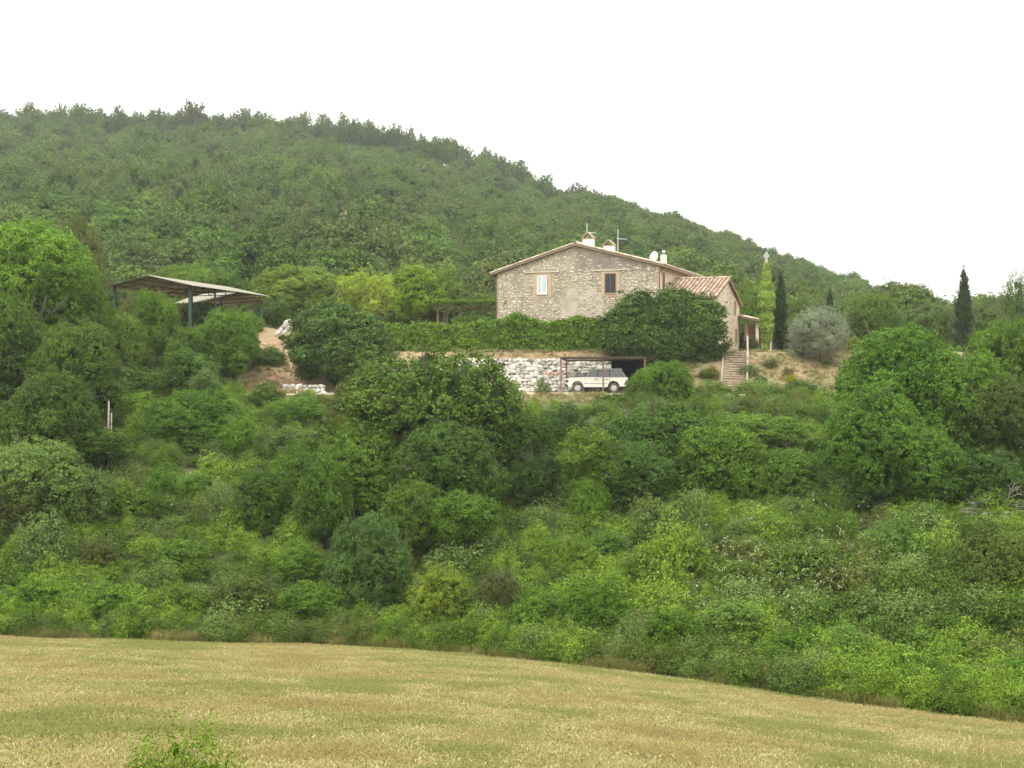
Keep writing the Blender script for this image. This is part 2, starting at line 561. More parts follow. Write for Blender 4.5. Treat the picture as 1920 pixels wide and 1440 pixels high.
def crown_points(rng, nleaf, nlobe=16, shape='dome', lobe_r=(.28, .44), clump=.09, per=26, zmin=-.55, spread=.62, fill=.12, sprig=.12, shoot=1.6):
    """points, outward directions and colour values of a crown inside the unit ball"""
    lob = []
    if shape in ('dome', 'flat', 'wild'):
        lob.append((np.array([0, 0, -.05]), .60 if shape != 'wild' else .45))
        ph = rng.uniform(0, 6.28)
        for k in range(nlobe):
            zq = 1 - (k + .5) / nlobe * (1 - zmin)
            aq = ph + k * 2.39996
            hq = math.sqrt(max(0, 1 - zq * zq))
            d = unit(np.array([hq * math.cos(aq), hq * math.sin(aq), zq]) + rng.randn(3) * .12)
            r = rng.uniform(*lobe_r)
            dist = spread * rng.uniform(.8, 1.12) if shape != 'wild' else spread * rng.uniform(.6, 1.35)
            lob.append((d * dist, r))
    elif shape == 'cone':
        for z in np.linspace(-.9, .85, nlobe):
            w = (1 - (z + .9) / 1.95) ** .75
            for q in range(max(1, int(4 * w) + 1)):
                a = rng.uniform(0, 2 * np.pi)
                lob.append((np.array([np.cos(a) * w * .55, np.sin(a) * w * .55, z + rng.uniform(-.05, .05)]), .16 + .32 * w))
    elif shape == 'column':
        for z in np.linspace(-.95, .96, nlobe):
            zz = (z + .95) / 1.91
            w = min(1, .45 + 2.2 * zz) * (1 - max(0, zz - .55) / .45) ** .62
            for q in range(2):
                a = rng.uniform(0, 2 * np.pi)
                lob.append((np.array([np.cos(a) * w * .42, np.sin(a) * w * .42, z]), max(.04, .60 * w)))
    C = np.array([l[0] for l in lob]); Rr = np.array([l[1] for l in lob])
    colz = shape == 'column'
    nc = int(nleaf / per)
    wgt = Rr ** 2 / (Rr ** 2).sum()
    lobv = rng.uniform(-.16, .16, len(lob))
    out_p, out_d, out_v = [], [], []
    need = nc
    while need > 0:
        li = rng.choice(len(lob), size=need * 2, p=wgt)
        d = unit(rng.randn(need * 2, 3))
        rad = Rr[li][:, None] * rng.uniform(.86, 1.04, (need * 2, 1))
        sc3 = np.array([1, 1, .16]) if colz else 1
        cpos = C[li] + d * rad * sc3
        dist = np.linalg.norm((cpos[:, None, :] - C[None]) / sc3, axis=2) / Rr[None]
        ok = (dist.min(1) > .80)
        cpos, d, li = cpos[ok][:need], d[ok][:need], li[ok][:need]
        out_p.append(cpos); out_d.append(d); out_v.append(lobv[li] + rng.uniform(-.12, .12, len(li)))
        need -= len(cpos)
    cp, cd, cv = np.concatenate(out_p), np.concatenate(out_d), np.concatenate(out_v)
    # a few sprigs stick out of the outline
    sp = rng.rand(len(cp)) < sprig
    cp[sp] += (cd[sp] * .6 + np.array([0, 0, .6])) * rng.uniform(.03, .13 * shoot, (sp.sum(), 1)) * (np.array([1, 1, .3]) if colz else 1)
    idx = np.repeat(np.arange(len(cp)), per)
    cs = clump * rng.uniform(.6, 1.4, len(cp))
    off = rng.randn(len(idx), 3) * cs[idx][:, None] * np.array([1, 1, .7 if not colz else .3])
    P = cp[idx] + off
    D = unit(cd[idx] * .7 + unit(off) * .6)
    Vv = .5 + cv[idx] + rng.uniform(-.28, .28, len(idx))
    nf = int(len(P) * fill)
    sel = rng.choice(len(P), nf, replace=False)
    P[sel] *= rng.uniform(.35, .85, (nf, 1)) if not colz else np.stack([rng.uniform(.2, .8, nf)] * 2 + [np.ones(nf)], 1)
    return P, D, np.clip(Vv, 0, 1), lob


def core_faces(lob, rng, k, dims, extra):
    """the dense inner mass of leaves, coloured dark for the shade inside the crown: one lumpy ball per lobe, a little inside its leaf shell"""
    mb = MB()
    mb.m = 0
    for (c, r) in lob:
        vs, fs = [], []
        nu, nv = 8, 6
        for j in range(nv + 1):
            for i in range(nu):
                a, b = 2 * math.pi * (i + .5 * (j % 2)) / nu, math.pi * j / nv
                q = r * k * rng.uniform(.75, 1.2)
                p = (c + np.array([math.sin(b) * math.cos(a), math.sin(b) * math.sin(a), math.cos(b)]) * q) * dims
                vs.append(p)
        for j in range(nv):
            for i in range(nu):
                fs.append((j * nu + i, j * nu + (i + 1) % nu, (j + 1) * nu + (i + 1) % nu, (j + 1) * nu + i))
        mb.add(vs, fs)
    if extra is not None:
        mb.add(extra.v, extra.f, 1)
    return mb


def crown_mesh(name, seed, nleaf, leaf, mat, aspect=.62, up=.2, jit=.6, dims=(1, 1, 1), extra=None, core=.52, twigs=0, **kw):
    rng = RS(seed)
    P, D, V, lob = crown_points(rng, nleaf, **kw)
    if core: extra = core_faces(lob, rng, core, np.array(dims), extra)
    if twigs:
        tw = MB(); tw.v, tw.f, tw.mi = extra.v, extra.f, extra.mi
        for _ in range(twigs):
            d = unit(rng.randn(3) + [0, 0, .6]) * [1, 1, 1]
            if d[2] < -.2: d[2] *= -1
            p0, p1 = d * .55, d * rng.uniform(.92, 1.12)
            for q in range(3):
                e_ = (p0 + p1) / 2 + (p1 - p0) * .5 + rng.randn(3) * .07
                tw.tube([Vector(p0 * dims), Vector(((p0 + p1) / 2 + rng.randn(3) * .02) * dims), Vector(e_ * dims)], [.009, .006, .003], 3, m=1, cap=False)
        extra = tw
    dims = np.array(dims)
    P = P * dims
    N = unit(D * .8 + np.array([0, 0, up]) + rng.randn(len(P), 3) * jit * .6)
    S = leaf * rng.uniform(.65, 1.35, len(P))
    mats = [mat, TWIG if twigs else BARK]
    return kites(name, P, N, S, V, mats, rng, aspect, extra)


def trunk_mb(seed, h=1.0, r=.05, limbs=6, reach=.55, top=1.0, lean=.06, mb=None, base=0.0):
    rng = random.Random(seed)
    mb = mb or MB()
    pts, rad = [], []
    dx, dy = rng.uniform(-lean, lean), rng.uniform(-lean, lean)
    for i in range(6):
        t = i / 5
        pts.append((dx * t * h + rng.uniform(-.02, .02) * h * (i > 0), dy * t * h, base + h * t))
        rad.append(r * (1.25 if i == 0 else 1) * (1 - .7 * t))
    mb.tube(pts, rad, 6)
    for k in range(limbs):
        t = rng.uniform(.35, .95)
        p0 = Vector((dx * t * h, dy * t * h, base + h * t))
        a = k * 2.4 + rng.uniform(-.4, .4)
        e = p0 + Vector((math.cos(a) * reach * h * rng.uniform(.6, 1), math.sin(a) * reach * h * rng.uniform(.6, 1), top * h * rng.uniform(.2, .6)))
        mid = (p0 + e) / 2 + Vector((rng.uniform(-.05, .05) * h, rng.uniform(-.05, .05) * h, -.04 * h))
        mb.tube([p0, mid, e], [r * .45, r * .3, r * .1], 5)
    return mb


PROTO = {}


def proto(kind, n):
    """n differently seeded unit crowns per kind, made once; each tree sets its own leaf material"""
    if kind in PROTO: return PROTO[kind]
    L = []
    for i in range(n):
        s = hash_seed(kind) + i * 17
        M = LEAF['mid']
        if kind == 'broad':
            me = crown_mesh('crown', s, 60000, .033, M, twigs=8, nlobe=32, lobe_r=(.19, .35), clump=.028, per=22, spread=.67, sprig=.06, shoot=1.0)
        elif kind == 'shrub':
            me = crown_mesh('crown', s, 20000, .050, M, twigs=7, nlobe=20, lobe_r=(.18, .38), clump=.045, per=18, spread=.66, sprig=.2)
        elif kind == 'wild':
            me = crown_mesh('crown', s, 13000, .056, M, twigs=12, core=.45, nlobe=24, lobe_r=(.14, .30), clump=.055, per=16, shape='wild', spread=.68, sprig=.3)
        elif kind == 'twiggy':
            me = crown_mesh('crown', s, 9000, .046, M, twigs=40, core=.3, nlobe=16, lobe_r=(.2, .4), clump=.06, per=12, shape='wild', spread=.6, sprig=.5)
        L.append(me)
    PROTO[kind] = L
    return L


def hash_seed(s):
    return sum((i + 3) * ord(c) for i, c in enumerate(s)) % 9973


TRUNKS = [trunk_mb(40 + i, 1.0, .045, 7, .6, 1.0).mesh('trunk', BARK, True) for i in range(3)]
STEMS = []
for i in range(3):
    mb = MB()
    rr = random.Random(70 + i)
    for k in range(5):
        a = k * 1.3 + rr.random()
        mb.tube([(0.03 * math.cos(a), .03 * math.sin(a), 0), (.18 * math.cos(a), .18 * math.sin(a), .55), (.38 * math.cos(a), .38 * math.sin(a), 1.1)], [.03, .022, .008], 5)
    STEMS.append(mb.mesh('stem', BARK, True))

_cnt = [0]
FOOT = []


def plant(kind, mat, cx, top, bot, w, Y, label, cat='tree', name='tree', tint=(1, 1, 1), depth=.85, group=None, rz=None, clear=None):
    """a tree or shrub whose crown fills the given box of the photograph at depth Y and stands on the terrain"""
    _cnt[0] += 1
    i = _cnt[0]
    rng = random.Random(i * 7 + 1)
    X = (cx - 960) / FPX * Y
    zc = (HOR - (top + bot) / 2) / FPX * Y
    rz_ = (bot - top) / 2 / FPX * Y * 1.09
    rx = w / 2 / FPX * Y * 1.08
    g = Hs(X, Y)
    FOOT.append((X, Y, rx))
    e = empty(name, (X, Y, g), 0, label, cat, group)
    ms = proto(kind, {'broad': 5, 'shrub': 5, 'wild': 4, 'twiggy': 3}[kind])
    c = link('crown', ms[i % len(ms)], e, (0, 0, zc - g), rng.uniform(0, 6.28) if rz is None else rz, (rx, rx * depth if rx * depth > .6 * rz_ or rx < 1 else rx * depth, rz_))
    c.material_slots[0].link = 'OBJECT'; c.material_slots[0].material = LEAF[mat]
    c.color = (*tint, 1)
    hh = max(.6, zc - g)
    if rx > 1.6 or name == 'tree':
        link('trunk', TRUNKS[i % 3], e, (0, 0, -.15), rng.uniform(0, 6), (max(hh, rx) * .9, max(hh, rx) * .9, hh + .15))
    else:
        link('stem', STEMS[i % 3], e, (0, 0, -.1), rng.uniform(0, 6), (rx * 1.0, rx * 1.0, hh))
    return e


def stuff_points(name, pos, scl, rot, protos, label, cat=None):
    """one object that repeats small prototypes at many points through geometry nodes"""
    colx = bpy.data.collections.new(name + '_set')
    for q in protos: colx.objects.link(q)
    me = bpy.data.meshes.new(name)
    n = len(pos)
    me.vertices.add(n); me.vertices.foreach_set('co', np.asarray(pos, np.float32).ravel())
    a = me.attributes.new('scl', 'FLOAT_VECTOR', 'POINT'); a.data.foreach_set('vector', np.asarray(scl, np.float32).ravel())
    a = me.attributes.new('rot', 'FLOAT_VECTOR', 'POINT'); a.data.foreach_set('vector', np.asarray(rot, np.float32).ravel())
    a = me.attributes.new('idx', 'INT', 'POINT'); a.data.foreach_set('value', RS(n).randint(0, len(protos), n).astype(np.int32))
    me.update()
    o = link(name, me)
    tag(o, label, cat, kind='stuff')
    g = bpy.data.node_groups.new(name, 'GeometryNodeTree')
    g.interface.new_socket('Geometry', in_out='INPUT', socket_type='NodeSocketGeometry')
    g.interface.new_socket('Geometry', in_out='OUTPUT', socket_type='NodeSocketGeometry')
    N = g.nodes.new
    gi, go = N('NodeGroupInput'), N('NodeGroupOutput')
    ci = N('GeometryNodeCollectionInfo'); ci.inputs['Collection'].default_value = colx
    ci.inputs['Separate Children'].default_value = True; ci.inputs['Reset Children'].default_value = True
    ip = N('GeometryNodeInstanceOnPoints'); ip.inputs['Pick Instance'].default_value = True
    def na(nm, ty):
        q = N('GeometryNodeInputNamedAttribute'); q.data_type = ty; q.inputs['Name'].default_value = nm
        return q.outputs['Attribute']
    er = N('FunctionNodeEulerToRotation')
    L = g.links.new
    L(gi.outputs[0], ip.inputs['Points']); L(ci.outputs[0], ip.inputs['Instance'])
    L(na('idx', 'INT'), ip.inputs['Instance Index']); L(na('rot', 'FLOAT_VECTOR'), er.inputs[0]); L(er.outputs[0], ip.inputs['Rotation'])
    L(na('scl', 'FLOAT_VECTOR'), ip.inputs['Scale'])
    L(ip.outputs[0], go.inputs[0])
    md = o.modifiers.new('scatter', 'NODES'); md.node_group = g
    return o


# ------------------------------------------------------------------ farmhouse
M_MORTAR = noise_mat('wall_mortar', [(.24, .20, .145), (.34, .29, .21), (.43, .38, .29)], .7, .95, .03, 9)
M_STAIN = noise_mat('old_render', [(.17, .14, .115), (.24, .20, .165), (.31, .26, .21)], 1.2, .95, .02, 8)
M_WSTONE = lv_mat('field_stone', (.34, .29, .21), (.78, .71, .59))
M_PLASTER = noise_mat('pink_plaster', [(.46, .36, .26), (.58, .46, .34), (.52, .41, .30)], 1.1, .95, .01, 12)
M_BRICKTAN = noise_mat('brick_surround', [(.38, .28, .18), (.50, .38, .26)], 5, .95, .01, 20)
M_LINTEL = noise_mat('stone_ledge', [(.42, .36, .27), (.55, .48, .38)], 3, .9)
M_WHITE = noise_mat('white_plaster', [(.68, .65, .58), (.80, .77, .70)], 3, .9)
M_SHUT = noise_mat('curtained_pane', [(.36, .42, .45), (.52, .57, .60)], 3, .35)
M_GLASSD, _t, _p = new_mat('dark_glass')
_p.inputs['Base Color'].default_value = (.03, .035, .04, 1); _p.inputs['Roughness'].default_value = .25
M_IRON = noise_mat('iron_bars', [(.05, .045, .05), (.09, .08, .08)], 8, .6)
M_BROWN = noise_mat('brown_metal', [(.13, .075, .05), (.20, .12, .08)], 6, .5)
M_WOOD = noise_mat('old_wood', [(.14, .09, .06), (.24, .17, .11)], 4, .9, stretch=(1, 1, 6))
M_TILE = lv_mat('clay_tile', (.27, .185, .13), (.50, .39, .29), nscale=3)
M_TILE_OLD = lv_mat('clay_tile_old', (.30, .24, .16), (.60, .52, .38), nscale=3)
M_UNDER = noise_mat('eaves_underside', [(.20, .14, .10), (.30, .22, .16)], 3, .95)

TH = math.radians(-20)
HC = Vector((11.46, 100.0, 0))
house = empty('stone_farmhouse', (HC.x, HC.y, 1.25), TH, 'old rubble-stone farmhouse with low tiled gable roof and a lower wing to its right', 'house')
Z0 = 1.25            # local zero of the house


def zl(z): return z - Z0


WL, WR, WD = -13.5, 0.0, 16.0
RIDGE_A = -6.75
zLe, zRe, zPk = zl(7.72), zl(8.02), zl(9.78)

# walls
mb = MB()
poly = [(WL, zl(.4)), (WR, zl(.4)), (WR, zRe), (RIDGE_A, zPk), (WL, zLe)]
mb.prism(poly, 'y', 0, .5, 0)
mb.prism(poly, 'y', WD - .5, WD, 0)
mb.box(WL, WL + .5, .5, WD - .5, zl(.4), zLe, 0)
mb.box(WR - .5, WR, .5, WD - .5, zl(.4), zRe, 1)
mb.box(WR, WR + .02, 0.0, WD, zl(.4), zRe, 1)          # plaster coat of the side wall
mb.build('wall', [M_MORTAR, M_PLASTER], house)
# darker old render on the upper right of the gable
rng = random.Random(5)
mb = MB()
pts = [(-6.6, zl(9.45)), (-.35, zl(7.85)), (-.35, zl(7.55)), (-1.5, zl(7.62)), (-3.0, zl(7.62)), (-4.5, zl(7.75)), (-6.0, zl(7.6)), (-6.9, zl(7.75)), (-6.75, zl(8.6))]
def ragged(pts, amp, step=.16, seed=3):
    rr_ = random.Random(seed); out = []
    for i, p in enumerate(pts):
        q = pts[(i + 1) % len(pts)]
        L = math.dist(p, q); k = max(1, int(L / step))
        for j in range(k):
            t = j / k
            out.append((p[0] + (q[0] - p[0]) * t + rr_.uniform(-amp, amp) * (t > 0), p[1] + (q[1] - p[1]) * t + rr_.uniform(-amp, amp) * (t > 0)))
    return out
mb.prism(ragged(pts, .07), 'y', -.018, 0.0)
mb.build('render_patch', M_STAIN, house)['label'] = 'darker grey render below the roof'
mb = MB()
pts = [(-7.6, zl(3.9)), (-4.6, zl(3.9)), (-4.3, zl(5.0)), (-4.9, zl(6.1)), (-6.2, zl(6.6)), (-7.5, zl(6.1)), (-8.2, zl(5.0))]
mb.prism(ragged(pts, .22, .3, 8), 'y', -.014, 0.0)
mb.build('render_patch', noise_mat('pale_render', [(.31, .26, .19), (.42, .36, .28), (.50, .45, .37)], 1.1, .95, .02, 10), house)

WINS = [(-9.6, 5.98, 7.45, .84), (-3.9, 5.95, 7.47, .84)]


def near_win(a, z, m=0.0):
    for (wa, z0, z1, w) in WINS:
        if abs(a - wa) < w / 2 + .42 + m and zl(z0) - .35 < z < zl(z1) + .28: return True
    return False


# stones of the gable wall: thousands of small faces, one joined part
def dome(mb, a, z, ra, rz, h, rng, lv, lvs, y=-.005, n=6):
    t0 = rng.random() * 6
    o = [(a + ra * math.cos(t0 + 6.283 * k / n) * rng.uniform(.8, 1.1), z + rz * math.sin(t0 + 6.283 * k / n) * rng.uniform(.8, 1.1)) for k in range(n)]
    vs = [(p[0], y, p[1]) for p in o] + [(a + (p[0] - a) * .72, y - h, z + (p[1] - z) * .72) for p in o]
    fs = [(k, (k + 1) % n, n + (k + 1) % n, n + k) for k in range(n)] + [tuple(range(n, 2 * n))]
    mb.add(vs, fs); lvs += [lv] * len(fs)


def lvset(o, lvs):
    at = o.data.attributes.new('lv', 'FLOAT', 'FACE'); at.data.foreach_set('value', np.array(lvs, np.float32))


def gable_top(a):
    return (zLe + (a - WL) / (RIDGE_A - WL) * (zPk - zLe)) if a < RIDGE_A else (zRe + (a - WR) / (RIDGE_A - WR) * (zPk - zRe))


mb, lvs = MB(), []
z = zl(1.3)
while z < zPk:
    a = WL + .15
    while a < WR - .15:
        w = rng.choice([.12, .16, .2, .26, .32]) * rng.uniform(.8, 1.2)
        hh = rng.uniform(.09, .15)
        aa, zz = a + w / 2 + rng.uniform(-.05, .05), z + rng.uniform(-.05, .05)
        a += w * rng.uniform(.95, 1.3)
        if zz > gable_top(aa) - .12 or near_win(aa, zz): continue
        nv = mn.noise(Vector((aa * .45, zz * .6, 3.1))) + .5 * mn.noise(Vector((aa * 1.3, zz * 1.5, 8)))
        dark = aa > -6.9 and zz > zl(7.6)
        pl = (-8.0 < aa < -4.5 and zz < zl(6.4))
        keep = 1.1 + nv * .8
        if dark: keep = .10 + .9 * max(0, nv + .15) + (.5 if zz < zl(7.9) else 0)
        if pl: keep = .18 + nv * .9
        if rng.random() > keep: continue
        dome(mb, aa, zz, w * .46, hh * .5, rng.uniform(.02, .06), rng, min(1, max(0, rng.uniform(.15, .95))), lvs, y=-.016 if (dark or pl) else -.002)
    z += .135
o = mb.build('wall_stones', M_WSTONE, house)
lvset(o, lvs); o['kind'] = 'stuff'

# windows
for k, (wa, z0, z1, w) in enumerate(WINS):
    z0, z1 = zl(z0), zl(z1)
    s = MB()
    s.box(wa - w / 2 - .34, wa - w / 2 - .02, -.03, 0, z0 - .3, z1 + .22)
    s.box(wa + w / 2 + .02, wa + w / 2 + .34, -.03, 0, z0 - .3, z1 + .22)
    s.box(wa - w / 2 - .02, wa + w / 2 + .02, -.031, 0, z1 + .02, z1 + .22)
    s.box(wa - w / 2 - .02, wa + w / 2 + .02, -.031, 0, z0 - .3, z0 - .02)
    s.build('brick_surround', M_BRICKTAN, house)
    MB().box(wa - 1.5, wa + 1.45, -.09, 0.0, z1 + .235, z1 + .34).build('stone_ledge', M_LINTEL, house)
    wb = MB()
    if k == 0:
        for sx in (-1, 1):
            c0 = wa + sx * w / 4
            wb.box(c0 - w / 4 + .012, c0 + w / 4 - .012, -.055, -.035, z0, z1)
        win = wb.build('window', M_SHUT, house); win['label'] = 'white-framed window with pale curtains behind the panes'
        MB().box(wa - w / 2 - .03, wa + w / 2 + .03, -.12, -.03, z0 - .06, z0 - .005).build('sill', M_WHITE, win)
        fr = MB()
        fr.bar((wa, -.07, z0), (wa, -.07, z1), .09, .03)
        for s_ in (-1, 1): fr.bar((wa + s_ * (w / 2 - .03), -.066, z0), (wa + s_ * (w / 2 - .03), -.066, z1), .07, .03)
        for zz in (z0 + .03, z1 - .03): fr.bar((wa - w / 2, -.062, zz), (wa + w / 2, -.062, zz), .03, .07)
        fr.build('frame', M_WHITE, win)
    else:
        wb.box(wa - w / 2, wa + w / 2, -.036, -.033, z0, z1)
        win = wb.build('window', M_GLASSD, house); win['label'] = 'dark window behind an iron grille'
        g = MB()
        for q in range(6):
            x = wa - w / 2 + .04 + q * (w - .08) / 5
            g.bar((x, -.07, z0), (x, -.07, z1), .022)
        for q in range(8):
            zz = z0 + .04 + q * (z1 - z0 - .08) / 7
            g.bar((wa - w / 2, -.085, zz), (wa + w / 2, -.085, zz), .02)
        g.build('grille', M_IRON, win)
        f = MB()
        f.bar((wa - w / 2 - .01, -.05, z0), (wa - w / 2 - .01, -.05, z1), .05)
        f.bar((wa + w / 2 + .01, -.05, z0), (wa + w / 2 + .01, -.05, z1), .05)
        f.bar((wa, -.045, z0), (wa, -.045, z1), .05, .03)
        f.bar((wa - w / 2, -.05, z1), (wa + w / 2, -.05, z1), .05)
        f.build('frame', M_WOOD, win)
        MB().box(wa - w / 2 - .03, wa + w / 2 + .03, -.11, -.03, z0 - .07, z0 - .01).build('sill', M_BRICKTAN, win)
# slit window on the side wall
win = MB().box(.022, .03, 1.25, 1.75, zl(6.25), zl(7.5)).build('window', M_GLASSD, house)
f = MB()
for y in (1.22, 1.78): f.bar((.04, y, zl(6.22)), (.04, y, zl(7.53)), .06)
f.bar((.04, 1.22, zl(7.53)), (.04, 1.78, zl(7.53)), .06); f.bar((.04, 1.22, zl(6.22)), (.04, 1.78, zl(6.22)), .06)
f.build('frame', M_WOOD, win)

# black metal bar clamp near the left corner
MB().bar((-12.95, -.04, zl(5.05)), (-12.62, -.04, zl(5.55)), .09, .05).build('wall_anchor', M_IRON, house)

# roof slab
OV = .45
sR = (zPk - zRe) / (WR - RIDGE_A); sL = (zPk - zLe) / (RIDGE_A - WL)
xr, xl = WR + OV, WL - OV
tz = .17
mb = MB()
poly = [(xl, zLe - sL * OV), (RIDGE_A, zPk), (xr, zRe - sR * OV), (xr, zRe - sR * OV + tz), (RIDGE_A, zPk + tz), (xl, zLe - sL * OV + tz)]
mb.prism(poly, 'y', -.28, WD + .3)
roof = mb.build('roof', M_UNDER, house)


def tile_run(mb, lvs, top, bot, side, r=.13, step=.36, rng=random, n=5, lift=0.0):
    """a run of barrel tiles lapping down a slope, from top to bottom point"""
    top, bot = Vector(top), Vector(bot)
    d = (bot - top); L = d.length; d.normalize()
    side = Vector(side).normalized()
    up = side.cross(d).normalized()
    if up.z < 0: up = -up
    k = int(L / step)
    for i in range(k):
        p0 = top + d * (i * L / k) + up * lift
        p1 = top + d * ((i + 1) * L / k + .04) + up * (lift + .035)
        ra, rb = r * .82, r * rng.uniform(.98, 1.06)
        vs = []
        for p, rr in ((p0, ra), (p1, rb)):
            for q in range(n):
                t = math.pi * q / (n - 1)
                vs.append(p + side * math.cos(t) * rr + up * math.sin(t) * rr * .75)
        fs = [(q, q + 1, n + q + 1, n + q) for q in range(n - 1)] + [tuple(range(n, 2 * n))]
        mb.add(vs, fs); lvs += [rng.uniform(.05, .95)] * len(fs)


mb, lvs = MB(), []
nb = int((WD + .5) / .27)
for i in range(nb):
    b = -.22 + i * (WD + .46) / nb
    tile_run(mb, lvs, (RIDGE_A + .05, b, zPk + tz), (xr, b, zRe - sR * OV + tz), (0, 1, 0), rng=rng, r=.125)
    tile_run(mb, lvs, (RIDGE_A - .05, b, zPk + tz), (xl, b, zLe - sL * OV + tz), (0, 1, 0), rng=rng, r=.125)
o = mb.build('roof_tiles', M_TILE_OLD, roof); lvset(o, lvs); o['kind'] = 'stuff'
for i in range(14):
    mb, lvs = MB(), []
    tile_run(mb, lvs, (RIDGE_A, -.34 + i * 1.2, zPk + tz + .06), (RIDGE_A, .86 + i * 1.2, zPk + tz + .06), (1, 0, 0), r=.17, step=.4, rng=rng)
    o = mb.build('ridge_tile', M_TILE_OLD, roof); lvset(o, lvs)

# gutter and downpipes
g = MB()
g.tube([(xr + .04, -.2, zRe - sR * OV - .02), (xr + .04, WD, zRe - sR * OV - .02)], .07, 6)
g.build('gutter', M_BROWN, house, True)
g = MB()
g.tube([(xr, .15, zRe - sR * OV - .08), (.25, .05, zRe - .30), (.07, -.03, zRe - .55), (.07, -.05, zl(.9))], .05, 6)
g.build('downpipe', M_BROWN, house, True)
g = MB()
g.tube([(xl - .03, -.1, zLe - sL * OV - .02), (xl - .03, WD, zLe - sL * OV - .02)], .06, 6)
g.build('gutter', M_BROWN, house, True)
g = MB()
g.tube([(xl - .02, -.05, zLe - sL * OV - .1), (WL - .06, -.05, zLe - .38), (WL - .06, -.05, zl(.9))], .05, 6)
g.build('downpipe', M_BROWN, house, True)

# chimneys
def roof_z(a): return (zPk - (a - RIDGE_A) * sR if a > RIDGE_A else zPk - (RIDGE_A - a) * sL) + tz


def chimney(a, b, w, ztop, cap, label):
    zb = roof_z(a) - .25
    ch = MB().box(a - w / 2, a + w / 2, b - w * .35, b + w * .35, zb, ztop).build('chimney', M_WHITE, roof, bevel=.02)
    ch['label'] = label
    c = MB()
    h = cap
    for s in (-1, 1):
        c.bar((a + s * w * .50, b, ztop + .01), (a + s * .03, b, ztop + h), .07, .07)
        vs = [(a + s * w * .56, b - w * .38, ztop), (a + s * w * .56, b + w * .38, ztop), (a + s * .01, b + w * .38, ztop + h), (a + s * .01, b - w * .38, ztop + h)]
        vs2 = [(x + s * .03, y, z + .07) for x, y, z in vs]
        c.add(vs + vs2, [(0, 1, 2, 3), (4, 5, 6, 7), (0, 1, 5, 4), (1, 2, 6, 5), (2, 3, 7, 6), (3, 0, 4, 7)])
    c.box(a - w / 2 - .05, a + w / 2 + .05, b - w * .4, b + w * .4, ztop - .001, ztop + .05)
    c.build('chimney_cap', M_TILE_CAP, ch)


M_TILE_CAP = noise_mat('cap_tile', [(.26, .18, .13), (.42, .31, .22)], 6, .95)
chimney(-6.15, 1.5, .86, zl(10.42), .48, 'white chimney beside the ridge')
chimney(-4.55, 2.0, .84, zl(9.86), .42, 'white chimney lower on the slope')
c3 = MB()
c3.box(-.62, -.18, 3.2, 3.6, roof_z(-.4) - .2, zl(9.12))
ch = c3.build('chimney', noise_mat('cream_plaster', [(.58, .53, .40), (.70, .66, .54)], 4, .9), roof, bevel=.02)
c = MB(); c.tube([(-.4, 3.4, zl(9.12)), (-.4, 3.4, zl(9.34)), (-.38, 3.4, zl(9.5))], [.15, .15, .10], 10); c.build('cowl', noise_mat('grey_metal', [(.25, .28, .32), (.38, .40, .44)], 5, .4, metallic=.6), ch, True)

# antennas and dish
M_ALU = noise_mat('aluminium', [(.45, .46, .46), (.60, .61, .60)], 5, .4, metallic=.5)
lp = lambda a, b, z: (a, b, zl(z))
def antenna(a, b, ztop, label):
    e = empty('tv_antenna', (0, 0, 0), 0, label, 'antenna', 'antennas on the farmhouse roof')
    e.matrix_world = house.matrix_basis @ Matrix.Translation((a, b, roof_z(a)))
    h = zl(ztop) - roof_z(a)
    MB().tube([(0, 0, -.1), (0, 0, h)], .035, 6).build('mast', M_ALU, e)
    m = MB()
    m.tube([(-.1, 0, h * .62), (.75, 0, h * .62 - .05)], .022, 5)
    for q in range(7):
        x = -.05 + q * .12
        m.tube([(x, -.28 + q * .02, h * .62 - .01 * q), (x, .28 - q * .02, h * .62 - .01 * q)], .012, 4)
    m.build('boom', M_ALU, e)
    return e
house.matrix_basis = Matrix.Translation(house.location) @ Matrix.Rotation(TH, 4, 'Z')
antenna(-6.55, 2.4, 11.8, 'thin television aerial rising just behind the chimney by the ridge')
antenna(-4.0, 2.6, 11.25, 'taller-looking bare aerial mast right of the second white chimney')
e = empty('satellite_dish', (0, 0, 0), 0, 'round white satellite dish on the right slope of the farmhouse roof', 'satellite dish')
e.matrix_world = house.matrix_basis @ Matrix.Translation((-.75, 1.2, roof_z(-.75)))
d = MB()
vs, fs = [], []
R0 = .46
for i in range(5):
    for k in range(16):
        t = 2 * math.pi * k / 16; r = R0 * i / 4
        vs.append((r * math.cos(t), (r * r) * .5, r * math.sin(t)))
for i in range(4):
    for k in range(16):
        fs.append((i * 16 + k, i * 16 + (k + 1) % 16, (i + 1) * 16 + (k + 1) % 16, (i + 1) * 16 + k))
M_r = Matrix.Rotation(math.radians(-32), 4, 'Z') @ Matrix.Rotation(math.radians(-12), 4, 'X')
vs = [M_r @ Vector(v) + Vector((0, -.1, .42)) for v in vs]
# the concave side looks towards the camera's left
o = MB().add(vs, fs).build('reflector', M_WHITE, e, True)
sm = o.modifiers.new('thick', 'SOLIDIFY'); sm.thickness = .02
MB().tube([(0, 0, -.1), (0, 0, .3), (0, -.05, .42)], .03, 6).build('mount', M_ALU, e)
MB().tube([(0, -.05, .05), (-.22, -.45, .35)], .015, 5).build('arm', M_ALU, e)

